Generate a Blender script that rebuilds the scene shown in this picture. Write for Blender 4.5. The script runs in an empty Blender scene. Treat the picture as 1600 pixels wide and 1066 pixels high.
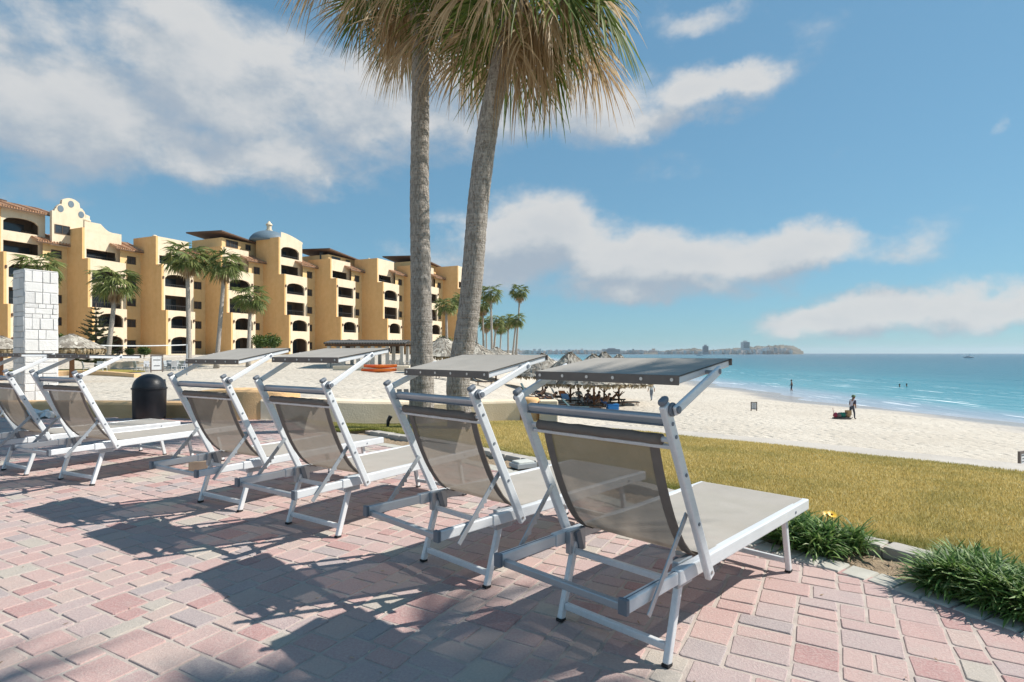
import bpy, bmesh, math, random
import numpy as np
from mathutils import Vector, Matrix, Euler
R = math.radians
sc = bpy.context.scene
col = sc.collection
# ------------------------------------------------------------------ camera
CAMZ = 1.241
cd = bpy.data.cameras.new('camera'); cam = bpy.data.objects.new('camera', cd); col.objects.link(cam)
cam.location = (0, 0, CAMZ); cam.rotation_euler = (R(90), 0, 0)
cd.sensor_width = 36; cd.lens = 36*880.8/1600; cd.shift_y = (552-533)/1600
cd.clip_start = .05; cd.clip_end = 60000
sc.camera = cam
# ------------------------------------------------------------------ render / exposure
sc.view_settings.view_transform = 'Standard'; sc.view_settings.look = 'None'
sc.view_settings.gamma = 1; sc.view_settings.use_curve_mapping = False
sc.view_settings.exposure = 0.76
sc.cycles.use_denoising = True
sc.cycles.max_bounces = 8; sc.cycles.diffuse_bounces = 4; sc.cycles.transparent_max_bounces = 16
sc.cycles.caustics_reflective = False; sc.cycles.caustics_refractive = False
# ------------------------------------------------------------------ sun
SUN_EL = 44.7; SUN_AZ = math.degrees(math.atan2(1.0, .173))      # azimuth clockwise from +Y
S = Vector((math.sin(R(SUN_AZ))*math.cos(R(SUN_EL)), math.cos(R(SUN_AZ))*math.cos(R(SUN_EL)), math.sin(R(SUN_EL))))
sl = bpy.data.lights.new('sun', 'SUN'); so = bpy.data.objects.new('sun', sl); col.objects.link(so)
sl.energy = 3.85; sl.angle = R(.53); sl.color = (1, .95, .87)
so.rotation_euler = S.to_track_quat('Z', 'Y').to_euler(); so.location = (20, 4, 30)
# ------------------------------------------------------------------ node helpers
class NT:
    def __init__(s, nt): s.nt = nt; s.n = nt.nodes; s.l = nt.links
    def node(s, t, **k):
        n = s.n.new(t)
        for a, b in k.items(): setattr(n, a, b)
        return n
    def put(s, sock, v):
        if isinstance(v, bpy.types.NodeSocket): s.l.new(v, sock)
        elif v is not None: sock.default_value = v
    def math(s, op, a, b=None, c=None, clamp=False):
        n = s.node('ShaderNodeMath', operation=op, use_clamp=clamp)
        for i, v in enumerate((a, b, c)): s.put(n.inputs[i], v)
        return n.outputs[0]
    def vmath(s, op, a, b=None):
        n = s.node('ShaderNodeVectorMath', operation=op)
        s.put(n.inputs[0], a); s.put(n.inputs[1], b)
        return n.outputs['Value'] if op in ('LENGTH', 'DOT_PRODUCT', 'DISTANCE') else n.outputs[0]
    def noise(s, vec, scale, detail=4, rough=.55, dist=0, out='Fac'):
        n = s.node('ShaderNodeTexNoise'); s.put(n.inputs['Vector'], vec)
        n.inputs['Scale'].default_value = scale; n.inputs['Detail'].default_value = detail
        n.inputs['Roughness'].default_value = rough; n.inputs['Distortion'].default_value = dist
        return n.outputs[out]
    def ramp(s, fac, stops, interp='LINEAR'):
        n = s.node('ShaderNodeValToRGB'); s.put(n.inputs[0], fac); r = n.color_ramp; r.interpolation = interp
        while len(r.elements) < len(stops): r.elements.new(.5)
        for e, (p, c) in zip(r.elements, stops):
            e.position = p; e.color = (*c, 1) if len(c) == 3 else c
        return n.outputs[0]
    def mix(s, fac, a, b, mode='MIX'):
        n = s.node('ShaderNodeMix', data_type='RGBA', blend_type=mode)
        s.put(n.inputs[0], fac)
        for sock, v in ((n.inputs[6], a), (n.inputs[7], b)):
            s.put(sock, (*v, 1) if isinstance(v, tuple) and len(v) == 3 else v)
        return n.outputs[2]
    def mapr(s, v, a, b, c=0, d=1, smooth=False):
        n = s.node('ShaderNodeMapRange', interpolation_type='SMOOTHSTEP' if smooth else 'LINEAR')
        s.put(n.inputs[0], v)
        for i, x in enumerate((a, b, c, d)): s.put(n.inputs[i+1], x)
        return n.outputs[0]
    def comb(s, x, y, z):
        n = s.node('ShaderNodeCombineXYZ')
        for i, v in enumerate((x, y, z)): s.put(n.inputs[i], v)
        return n.outputs[0]
    def sep(s, v):
        n = s.node('ShaderNodeSeparateXYZ'); s.put(n.inputs[0], v); return n.outputs
    def bump(s, h, strength=.3, dist=.01, normal=None):
        n = s.node('ShaderNodeBump'); n.inputs['Strength'].default_value = strength; n.inputs['Distance'].default_value = dist
        s.put(n.inputs['Height'], h)
        if normal is not None: s.put(n.inputs['Normal'], normal)
        return n.outputs[0]
# ------------------------------------------------------------------ world
w = bpy.data.worlds.new('World'); sc.world = w; w.use_nodes = True
T = NT(w.node_tree); T.n.clear()
sky = T.node('ShaderNodeTexSky', sky_type='NISHITA', sun_disc=False)
sky.sun_elevation = R(SUN_EL); sky.sun_rotation = R(SUN_AZ); sky.altitude = 0
sky.air_density = 1.0; sky.dust_density = .15; sky.ozone_density = 1.6
def azel(px, py):
    dx = px-800; return math.atan2(dx, 880.8), math.atan2(552-py, math.hypot(880.8, dx))
def cloud_group():
    g = bpy.data.node_groups.new('cloud_density', 'ShaderNodeTree')
    g.interface.new_socket('Vector', in_out='INPUT', socket_type='NodeSocketVector')
    g.interface.new_socket('Density', in_out='OUTPUT', socket_type='NodeSocketFloat')
    G = NT(g); gi = G.node('NodeGroupInput'); go = G.node('NodeGroupOutput')
    v = gi.outputs[0]; x, y, z = G.sep(v)
    az = G.math('ARCTAN2', x, y); el = G.math('ARCSINE', z)
    wob = G.noise(v, 5.5, 7, .62, 0, 'Color')
    wx, wy, _ = G.sep(wob)
    ae = G.comb(G.math('ADD', az, G.math('MULTIPLY', G.math('SUBTRACT', wx, .5), .22)), G.math('ADD', el, G.math('MULTIPLY', G.math('SUBTRACT', wy, .5), .11)), 0)
    blobs = [  # px, py, half width, half height (photo pixels), weight
        (90, 190, 330, 140, 1.05), (330, 120, 330, 150, 1.0), (560, 160, 340, 140, .95), (330, 250, 420, 70, .95), (860, 170, 280, 85, .95), (760, 120, 260, 110, .95), (1000, 185, 200, 50, .85),
        (1110, 135, 130, 55, .95), (250, 10, 330, 70, .7), (640, 25, 260, 60, .6), (1130, 20, 160, 40, .45), (1600, 175, 30, 40, .4), (60, 300, 180, 30, .5),
        (835, 375, 185, 92, 1.2), (1010, 405, 280, 70, 1.1), (1250, 392, 220, 58, 1.1), (760, 420, 190, 66, .9), (980, 450, 350, 42, .8),
        (1425, 474, 180, 56, 1.25), (1330, 497, 190, 40, 1.0), (1570, 485, 190, 46, 1.0)]
    E = []
    for px, py, rx, ry, k in blobs:
        a, e = azel(px, py); a2, _ = azel(px+rx, py); a1, _ = azel(px-rx, py); _, e2 = azel(px, py-ry); _, e1 = azel(px, py+ry)
        E.append((a, e, (a2-a1)/2, (e2-e1)/2, k))
    rg = random.Random(5)
    for i in range(16):
        a = rg.uniform(.95, 5.33); a = a if a < math.pi else a-2*math.pi
        E.append((a, rg.uniform(.08, .75), rg.uniform(.15, .4), rg.uniform(.05, .13), rg.uniform(.7, 1.05)))
    acc = None
    for a, e, ra, re, k in E:
        d = G.vmath('LENGTH', G.vmath('MULTIPLY', G.vmath('SUBTRACT', ae, (a, e, 0)), (1/ra, 1/re, 0)))
        t = G.mapr(d, 0, 1.4, k, -.12, True)
        if acc is None: acc = t
        else:
            acc = G.math('SMOOTH_MAX', acc, t, .25)
    n1 = G.noise(G.vmath('MULTIPLY', v, (1, 1, 1.7)), 8, 12, .60, .08)
    n2 = G.noise(G.vmath('MULTIPLY', v, (1, 1, 2.2)), 2.6, 3, .5)
    s = G.math('ADD', acc, G.math('MULTIPLY', G.math('SUBTRACT', n1, .5), 1.35))
    s = G.math('ADD', s, G.math('MULTIPLY', G.math('SUBTRACT', n2, .5), .55))
    G.l.new(s, go.inputs[0])
    return g
cg = cloud_group()
tc = T.node('ShaderNodeTexCoord')
dirv = T.vmath('NORMALIZE', tc.outputs['Generated'])
def dens(v):
    n = T.node('ShaderNodeGroup'); n.node_tree = cg; T.l.new(v, n.inputs[0]); return n.outputs[0]
d0 = dens(dirv)
d1 = dens(T.vmath('NORMALIZE', T.vmath('ADD', dirv, tuple((S*.035 + Vector((0, 0, .03)))))))
alpha = T.mapr(d0, .20, .82, 0, .93, True)
cn = T.noise(T.vmath('MULTIPLY', dirv, (1, 1, 1.5)), 13, 10, .62)
lit = T.mapr(T.math('ADD', T.math('SUBTRACT', d0, d1), T.math('MULTIPLY', T.math('SUBTRACT', cn, .5), 1.1)), -.42, .50, 0, 1, True)
thick = T.mapr(d0, .6, 1.6, 1, .74, True)
lit2 = T.math('MULTIPLY', T.math('ADD', T.math('MULTIPLY', lit, .75), .25), thick)
ccol = T.ramp(lit2, [(0, (2.9, 3.5, 4.25)), (.25, (3.4, 3.95, 4.6)), (.55, (4.4, 4.75, 5.1)), (.85, (5.5, 5.6, 5.7)), (1, (6.0, 6.0, 5.95))])
gm = T.node('ShaderNodeGamma'); T.l.new(sky.outputs[0], gm.inputs[0]); gm.inputs[1].default_value = .46
skyc = T.mix(1.0, gm.outputs[0], (1.08, 1.88, 2.33), 'MULTIPLY')
wc = T.mix(alpha, skyc, ccol)
bg = T.node('ShaderNodeBackground'); T.l.new(wc, bg.inputs[0]); bg.inputs[1].default_value = .07
wo = T.node('ShaderNodeOutputWorld'); T.l.new(bg.outputs[0], wo.inputs[0])
w.cycles.sampling_method = 'MANUAL'; w.cycles.sample_map_resolution = 512
# ------------------------------------------------------------------ materials
MATS = {}
def newmat(name):
    m = bpy.data.materials.new(name); m.use_nodes = True; MATS[name] = m
    t = NT(m.node_tree); t.n.clear()
    t.out = t.node('ShaderNodeOutputMaterial'); t.b = t.node('ShaderNodeBsdfPrincipled'); t.l.new(t.b.outputs[0], t.out.inputs[0])
    return m, t
def setp(t, color=None, rough=None, metal=None, normal=None, spec=None):
    for k, v in (('Base Color', color), ('Roughness', rough), ('Metallic', metal), ('Normal', normal), ('Specular IOR Level', spec)):
        if v is None: continue
        t.put(t.b.inputs[k], (*v, 1) if isinstance(v, tuple) and len(v) == 3 else v)
def simple(name, c, rough=.6, metal=0, var=.12, scale=6, bump=0, bscale=40, spec=.4, bdist=.004):
    m, t = newmat(name); co = t.node('ShaderNodeTexCoord').outputs['Object']
    n = t.noise(co, scale, 5, .6)
    a = tuple(max(0, x*(1-var)) for x in c); b = tuple(min(1, x*(1+var)) for x in c)
    setp(t, t.ramp(n, [(.25, a), (.75, b)]), rough, metal, spec=spec)
    if bump: setp(t, normal=t.bump(t.noise(co, bscale, 4, .6), bump, bdist))
    return m
# ------------------------------------------------------------------ mesh helpers
class MB:
    def __init__(s): s.v = []; s.f = []; s.mi = []; s.m = 0
    def add(s, vs, fs):
        b = len(s.v); s.v += [tuple(x) for x in vs]; s.f += [tuple(i+b for i in f) for f in fs]; s.mi += [s.m]*len(fs)
        return s
    def box(s, c, d, rot=None, bev=0):
        hx, hy, hz = d[0]/2, d[1]/2, d[2]/2
        vs = [Vector((x, y, z)) for z in (-hz, hz) for x, y in ((-hx, -hy), (hx, -hy), (hx, hy), (-hx, hy))]
        if rot is not None: vs = [rot @ v for v in vs]
        c = Vector(c)
        return s.add([v+c for v in vs], [(3, 2, 1, 0), (4, 5, 6, 7), (0, 1, 5, 4), (1, 2, 6, 5), (2, 3, 7, 6), (3, 0, 4, 7)])
    def b2(s, x0, x1, y0, y1, z0, z1):
        return s.box(((x0+x1)/2, (y0+y1)/2, (z0+z1)/2), (abs(x1-x0), abs(y1-y0), abs(z1-z0)))
    def beam(s, p, q, w, h, up=(0, 0, 1)):
        p, q = Vector(p), Vector(q); d = (q-p); L = d.length; d.normalize()
        sd = d.cross(Vector(up)); sd.normalize(); u = sd.cross(d)
        return s.box((p+q)/2, (w, L, h), Matrix((sd, d, u)).transposed())
    def tube(s, pts, rad, n=10, caps=True, squash=None):
        pts = [Vector(p) for p in pts]; k = len(pts)
        if not hasattr(rad, '__len__'): rad = [rad]*k
        vs = []; ref = None
        for i, p in enumerate(pts):
            d = (pts[min(i+1, k-1)]-pts[max(i-1, 0)]); d.normalize()
            if ref is None: ref = Vector((1, 0, 0)) if abs(d.x) < .9 else Vector((0, 1, 0))
            a = (ref - d*ref.dot(d)); a.normalize(); b = d.cross(a); ref = a
            for j in range(n):
                t = 2*math.pi*j/n; vs.append(p+(a*math.cos(t)+b*math.sin(t))*rad[i])
        fs = [(i*n+j, i*n+(j+1) % n, (i+1)*n+(j+1) % n, (i+1)*n+j) for i in range(k-1) for j in range(n)]
        if caps: fs += [tuple(range(n-1, -1, -1)), tuple(range((k-1)*n, k*n))]
        return s.add(vs, fs)
    def lathe(s, prof, n=24, c=(0, 0, 0)):
        vs = [(c[0]+r*math.cos(2*math.pi*j/n), c[1]+r*math.sin(2*math.pi*j/n), c[2]+z) for r, z in prof for j in range(n)]
        k = len(prof)
        fs = [(i*n+j, i*n+(j+1) % n, (i+1)*n+(j+1) % n, (i+1)*n+j) for i in range(k-1) for j in range(n)]
        fs += [tuple(range(n-1, -1, -1)), tuple(range((k-1)*n, k*n))]
        return s.add(vs, fs)
    def strip(s, rows):      # rows of equally many points -> grid surface
        n = len(rows[0]); vs = [p for r in rows for p in r]
        return s.add(vs, [(i*n+j, i*n+j+1, (i+1)*n+j+1, (i+1)*n+j) for i in range(len(rows)-1) for j in range(n-1)])
    def mesh(s, name, mats, smooth=False):
        me = bpy.data.meshes.new(name); me.from_pydata(s.v, [], s.f)
        for m in (mats if isinstance(mats, (list, tuple)) else [mats]): me.materials.append(m)
        if any(s.mi): me.polygons.foreach_set('material_index', s.mi)
        if smooth: me.polygons.foreach_set('use_smooth', [True]*len(me.polygons))
        me.update(); return me
    def build(s, name, mats, parent=None, smooth=False, **k):
        return link(name, s.mesh(name, mats, smooth), parent, **k)
def link(name, me, parent=None, loc=None, rot=None, scale=None):
    o = bpy.data.objects.new(name, me); col.objects.link(o)
    if parent is not None: o.parent = parent
    if loc is not None: o.location = loc
    if rot is not None: o.rotation_euler = rot
    if scale is not None: o.scale = scale
    return o
def tag(o, label=None, cat=None, group=None, kind=None):
    for k, v in (('label', label), ('category', cat), ('group', group), ('kind', kind)):
        if v: o[k] = v
    return o
def thing(name, label, cat, loc=(0, 0, 0), rz=0, group=None):
    o = bpy.data.objects.new(name, None); col.objects.link(o); o.location = loc; o.rotation_euler = (0, 0, rz)
    o.empty_display_size = .2
    return tag(o, label, cat, group)
def children_of(o): return [c for c in bpy.data.objects if c.parent == o]
def copy_tree(o, kids=None, loc=None, rz=None, scale=None, label=None):
    r = o.copy(); col.objects.link(r)
    if loc is not None: r.location = loc
    if rz is not None: r.rotation_euler = (0, 0, rz)
    if scale is not None: r.scale = (scale,)*3
    if label: r['label'] = label
    for ch in (kids if kids is not None else children_of(o)):
        c = ch.copy(); col.objects.link(c); c.parent = r
    return r
def bevel(o, w=.003, seg=2):
    m = o.modifiers.new('bevel', 'BEVEL'); m.width = w; m.segments = seg; m.limit_method = 'ANGLE'; m.angle_limit = R(40)
    return o
def G(px, py, z=0.0):                    # photo pixel seen on the level z -> place
    D = 880.8*(CAMZ-z)/(py-552); return Vector(((px-800)/880.8*D, D, z))
def PX(px, D, z=0.0): return Vector(((px-800)/880.8*D, D, z))
def ZY(py, D): return CAMZ-(py-552)/880.8*D
def smooth01(t): t = np.clip(t, 0, 1); return t*t*(3-2*t)
# ================================================================== SETTING: terrain, sea, terrace, lawn
rs = np.random.RandomState(3)
def shore_shift(y): return 5.0*smooth01((62-y)/28)
def hgt(x, y):
    x = np.asarray(x, float); y = np.asarray(y, float)
    xs = x-shore_shift(y)
    zl = -.5+1.5*smooth01((y-56)/20)
    zr = np.where(xs < 8, -3.0, -3.0-.0385*(xs-8))
    zr = np.where(xs > 60, -5.0-.004*(xs-60), zr)
    t = smooth01((x+9)/16)
    z = zl*(1-t)+zr*t
    z = z+.05*np.sin(x*.31+1.3)*np.sin(y*.23)+.025*np.sin(x*.9+y*.7)
    return z
def H(x, y): return float(hgt(x, y))
def grid_mesh(name, xs, ys, zf, mat, smooth=True):
    X, Y = np.meshgrid(xs, ys); Z = zf(X, Y)
    V = np.stack([X.ravel(), Y.ravel(), Z.ravel()], 1); nx, ny = len(xs), len(ys)
    me = bpy.data.meshes.new(name)
    F = [(j*nx+i, j*nx+i+1, (j+1)*nx+i+1, (j+1)*nx+i) for j in range(ny-1) for i in range(nx-1)]
    me.from_pydata(V.tolist(), [], F); me.materials.append(mat)
    if smooth: me.polygons.foreach_set('use_smooth', [True]*len(F))
    return link(name, me)
# ---- sand
m, t = newmat('sand'); g = t.node('ShaderNodeNewGeometry'); P = g.outputs['Position']
n1 = t.noise(P, .22, 5, .6); n2 = t.noise(P, 3.2, 5, .62); n3 = t.noise(P, 34, 3, .6)
c = t.ramp(n1, [(.3, (.535, .48, .405)), (.7, (.64, .585, .505))])
c = t.mix(t.mapr(n2, .3, .72), c, t.mix(1, c, (.80, .77, .74), 'MULTIPLY'))
c = t.mix(t.mapr(n3, .35, .7, 0, .25), c, (.66, .58, .47))
px_, py_, pz_ = t.sep(P)
wet = t.mapr(t.math('ADD', pz_, t.math('MULTIPLY', t.math('SUBTRACT', n1, .5), .25)), -3.70, -3.93, 0, 1, True)
c = t.mix(wet, c, (.30, .27, .25))
vo = t.node('ShaderNodeTexVoronoi'); t.put(vo.inputs['Vector'], P); vo.inputs['Scale'].default_value = 1.5
dim = t.mapr(vo.outputs['Distance'], 0, .42, 0, 1, True)
h = t.math('ADD', t.math('MULTIPLY', dim, .7), t.math('ADD', t.math('MULTIPLY', n2, .8), t.math('MULTIPLY', n3, .1)))
setp(t, c, t.mapr(wet, 0, 1, .95, .25), normal=t.bump(t.math('MULTIPLY', h, t.mapr(wet, 0, 1, 1, .05)), .9, .16), spec=.3)
M = MATS
xs = np.concatenate([np.linspace(-420, -60, 24), np.linspace(-57, 60, 118), np.linspace(64, 130, 12)])
ys = np.concatenate([np.linspace(-60, 4, 16), np.linspace(6, 90, 85), np.geomspace(93, 3200, 46)])
tag(grid_mesh('sand_beach', xs, ys, hgt, M['sand']), 'pale sand of the beach and of the ground round the hotel', 'sand', kind='structure')
# ---- sea
SEA = -4.0
m, t = newmat('sea'); P = t.node('ShaderNodeNewGeometry').outputs['Position']; X, Y, Z = t.sep(P)
shr = t.math('MULTIPLY', t.mapr(Y, 62, 34, 0, 1, True), 5)
ds = t.math('SUBTRACT', t.math('SUBTRACT', X, 34), shr)
wv = t.noise(t.vmath('MULTIPLY', P, (.035, .012, 0)), 1, 4, .6)
dsn = t.math('ADD', ds, t.math('MULTIPLY', t.math('MULTIPLY', t.math('SUBTRACT', wv, .5), 1.1), t.math('ADD', ds, 8)))
cc = t.ramp(t.math('DIVIDE', t.math('LOGARITHM', t.math('MAXIMUM', dsn, 1), 10), 3.2),
            [(0, (.36, .39, .44)), (.22, (.24, .33, .40)), (.33, (.085, .28, .335)), (.48, (.022, .205, .26)), (.60, (.006, .13, .185)), (.80, (.003, .085, .135)), (1, (.003, .075, .125))])
f1 = t.noise(t.vmath('MULTIPLY', P, (.9, .085, 0)), 1, 5, .62, .4)
f2 = t.noise(t.vmath('MULTIPLY', P, (.05, .03, 0)), 1, 2, .5)
f3 = t.noise(t.vmath('MULTIPLY', P, (.30, .10, 0)), 1, 6, .7)
near = t.math('MULTIPLY', t.mapr(ds, 0, 6, .5, 1), t.mapr(ds, 20, 44, 1, 0))
foam = t.math('MULTIPLY', t.mapr(f1, .57, .65, 0, 1, True), t.math('MULTIPLY', near, t.mapr(f2, .40, .56)))
caps = t.math('MULTIPLY', t.mapr(f3, .69, .74, 0, .75, True), t.mapr(ds, 18, 60))
fo = t.math('MAXIMUM', foam, caps)
hh = t.math('ADD', t.noise(t.vmath('MULTIPLY', P, (.55, .22, 0)), 1, 6, .62), t.math('MULTIPLY', t.noise(t.vmath('MULTIPLY', P, (.10, .03, 0)), 1, 3, .5), 1.5))
setp(t, t.mix(fo, cc, (.82, .86, .88)), t.mapr(fo, 0, 1, .22, .8), normal=t.bump(hh, .8, .55), spec=.09)
xs = np.concatenate([np.linspace(22, 140, 60), np.geomspace(146, 9000, 34)])
ys = np.concatenate([np.linspace(-200, 300, 60), np.geomspace(310, 9000, 34)])
tag(grid_mesh('sea', xs, ys, lambda X, Y: X*0+SEA, M['sea']), 'turquoise sea with small waves', 'sea', kind='structure')
# ---- terrace edge curve (inner side of the border course), from the near end to the far end
def resample(pts, n):
    p = np.array(pts, float); k = len(p)
    # Catmull-Rom
    q = []
    for i in range(k-1):
        a, b, c_, d = p[max(i-1, 0)], p[i], p[i+1], p[min(i+2, k-1)]
        for u in np.linspace(0, 1, 24, endpoint=False):
            q.append(.5*((2*b)+(-a+c_)*u+(2*a-5*b+4*c_-d)*u*u+(-a+3*b-3*c_+d)*u**3))
    q.append(p[-1]); q = np.array(q)
    L = np.concatenate([[0], np.cumsum(np.linalg.norm(np.diff(q, axis=0), axis=1))])
    s = np.linspace(0, L[-1], n)
    return np.stack([np.interp(s, L, q[:, i]) for i in range(p.shape[1])], 1), L[-1]
EDGE = [(3.25, .2), (2.93, 1.0), (2.62, 1.75), (2.256, 2.484), (1.958, 3.036), (1.76, 3.29), (1.515, 3.62), (.80, 4.62), (.06, 5.66), (-1.3, 7.14), (-2.4, 8.1), (-3.4, 9.2), (-4.1, 10.45)]
def offset_poly(p, d):
    tg = np.gradient(p, axis=0); tg /= np.linalg.norm(tg, axis=1)[:, None]
    return p+np.stack([tg[:, 1], -tg[:, 0]], 1)*d
E0, EL = resample(EDGE, 400)
# ---- paving
m, t = newmat('joint_sand'); co = t.node('ShaderNodeTexCoord').outputs['Object']
setp(t, t.ramp(t.noise(co, 9, 5, .65), [(.3, (.37, .31, .275)), (.7, (.51, .44, .39))]), .95, normal=t.bump(t.noise(co, 160, 3, .6), .6, .004))
poly = np.concatenate([E0, [(-14, 11.3), (-14, -.6), (3.2, -.6)]])
def inside(px, py, P=poly):
    px = np.atleast_1d(px); py = np.atleast_1d(py); r = np.zeros(len(px), bool); j = len(P)-1
    for i in range(len(P)):
        xi, yi = P[i]; xj, yj = P[j]
        if yi != yj:
            cnd = ((yi > py) != (yj > py)) & (px < (xj-xi)*(py-yi)/(yj-yi)+xi); r ^= cnd
        j = i
    return r
b = MB(); b.add([(x, y, -.005) for x, y in poly[::-1]], [tuple(range(len(poly)))])
pave = tag(b.build('pavement', M['joint_sand']), 'terrace paved with pink and grey tumbled pavers', 'pavement', kind='structure')
def brick_mat(name, attr):
    m, t = newmat(name)
    rnd = t.node('ShaderNodeAttribute', attribute_name='rnd').outputs['Fac'] if attr else t.node('ShaderNodeObjectInfo').outputs['Random']
    P = t.node('ShaderNodeNewGeometry').outputs['Position']
    base = t.ramp(rnd, [(0, (.49, .315, .29)), (.14, (.445, .335, .32)), (.26, (.505, .34, .31)), (.40, (.455, .395, .34)), (.47, (.47, .325, .305)), (.6, (.44, .25, .235)),
                        (.68, (.50, .345, .315)), (.80, (.495, .365, .325)), (.9, (.385, .315, .31)), (1, (.47, .395, .345))], 'CONSTANT')
    a = t.noise(P, 7, 5, .62); b_ = t.noise(P, 90, 3, .65); c_ = t.noise(P, 420, 2, .6)
    base = t.mix(t.mapr(a, .3, .7, 0, .55), base, t.mix(1, base, (.80, .86, .90), 'MULTIPLY'))
    base = t.mix(t.mapr(a, .55, .8, 0, .45), base, (.50, .43, .385))
    sl_ = t.noise(P, 1.3, 6, .7); base = t.mix(t.mapr(sl_, .52, .75, 0, .38), base, t.mix(1, base, (.66, .64, .66), 'MULTIPLY'))
    base = t.mix(t.mapr(b_, .38, .7, 0, .35), base, (.60, .54, .48))
    base = t.mix(t.mapr(c_, .2, .5, .4, 0), base, t.mix(1, base, (.62, .6, .6), 'MULTIPLY'))
    setp(t, base, .9, normal=t.bump(t.math('ADD', t.math('MULTIPLY', c_, .5), t.math('ADD', b_, t.math('MULTIPLY', a, 1.6))), .55, .006), spec=.25)
    return m
brick_mat('brick', False); brick_mat('brick_far', True)
U = .0590; BA = R(29)
Ad = np.array([math.sin(BA), math.cos(BA)]); Bd = np.array([math.cos(BA), -math.sin(BA)])
def brick_verts(wa, wb, seed):
    r = random.Random(seed); g_ = .0044; a, b_ = wa*U/2-g_, wb*U/2-g_; cc_ = .0065
    out = [(-a+cc_, -b_), (a-cc_, -b_), (a, -b_+cc_), (a, b_-cc_), (a-cc_, b_), (-a+cc_, b_), (-a, b_-cc_), (-a, -b_+cc_)]
    out = [(x+r.uniform(-.0045, .0025)*(1 if x > 0 else -1), y+r.uniform(-.0045, .0025)*(1 if y > 0 else -1)) for x, y in out]
    vs = []
    for k, z in ((1.0, -.05), (1.0, -.0075), (None, -.0018), (None, .0)):
        for x, y in out:
            if k: vs.append((x, y, z))
            else:
                ins = .0028 if z < 0 else .0055
                vs.append((x-math.copysign(ins, x), y-math.copysign(ins, y), z+r.uniform(-.0006, .0006)))
    fs = [(i*8+j, i*8+(j+1) % 8, (i+1)*8+(j+1) % 8, (i+1)*8+j) for i in range(3) for j in range(8)]+[tuple(range(24, 32))]
    return vs, fs
# random ashlar packing on a grid
na, nb = 300, 330; A0, B0 = -40, -270
occ = np.zeros((na, nb), bool); placed = []
rg = random.Random(11)
for i in range(na):
    j = 0
    while j < nb:
        if occ[i, j]: j += 1; continue
        L = 0
        while j+L < nb and not occ[i, j+L]: L += 1
        opts = [x for x in (3, 3, 3, 4, 4, 2) if x == L or L-x >= 2] or [min(L, 3)]
        wb = rg.choice(opts); wa = rg.choice((2, 2, 3, 3, 3)) if wb != 4 else rg.choice((2, 2, 2, 3))
        if wb == 2: wa = rg.choice((2, 3, 3))
        occ[i:i+wa, j:j+wb] = True; placed.append((i+wa/2+A0, j+wb/2+B0, wa, wb)); j += wb
PL = np.array(placed); XY = PL[:, :1]*U*Ad+PL[:, 1:2]*U*Bd
big = [inside(XY[:, 0]+dx, XY[:, 1]+dy) for dx, dy in ((0, 0), (.07, .02), (-.07, -.02), (.03, .08), (-.03, -.08))]
ok = np.any(big, axis=0) & (XY[:, 1] > -.5)
PL, XY = PL[ok], XY[ok]
dist = np.hypot(XY[:, 0], XY[:, 1]); vis = (XY[:, 1] > 2.08) & (np.abs(XY[:, 0])/np.maximum(XY[:, 1], .1) < .93)
order = np.argsort(np.where(vis, dist, dist+100)); single = set(order[:300].tolist())
bm_cache = {}
bv, bf, br = [], [], []
for k in range(len(PL)):
    wa, wb = int(PL[k, 2]), int(PL[k, 3]); var = rg.randrange(4); tz = rg.uniform(-.0025, .001); tl = (rg.uniform(-.014, .014), rg.uniform(-.014, .014)); yw = rg.uniform(-.02, .02)
    key = (wa, wb, var)
    if key not in bm_cache:
        vs, fs = brick_verts(wa, wb, hash(key) & 999); me = bpy.data.meshes.new('paver'); me.from_pydata(vs, [], fs); me.materials.append(M['brick'])
        bm_cache[key] = (me, vs, fs)
    me, vs, fs = bm_cache[key]
    if k in single:
        link('paver', me, pave, (XY[k, 0], XY[k, 1], tz), Euler((tl[0], tl[1], math.pi/2-BA+yw)))
    else:
        ca, sa = math.cos(math.pi/2-BA+yw), math.sin(math.pi/2-BA+yw); b0 = len(bv)
        bv += [(XY[k, 0]+x*ca-y*sa, XY[k, 1]+x*sa+y*ca, z+tz+x*tl[1]-y*tl[0]) for x, y, z in vs]
        bf += [tuple(i+b0 for i in f) for f in fs]; br += [rg.random()]*len(fs)
me = bpy.data.meshes.new('far_pavers'); me.from_pydata(bv, [], bf); me.materials.append(M['brick_far'])
at = me.attributes.new('rnd', 'FLOAT', 'FACE'); at.data.foreach_set('value', br)
tag(link('far_pavers', me, pave), kind='stuff')
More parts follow.
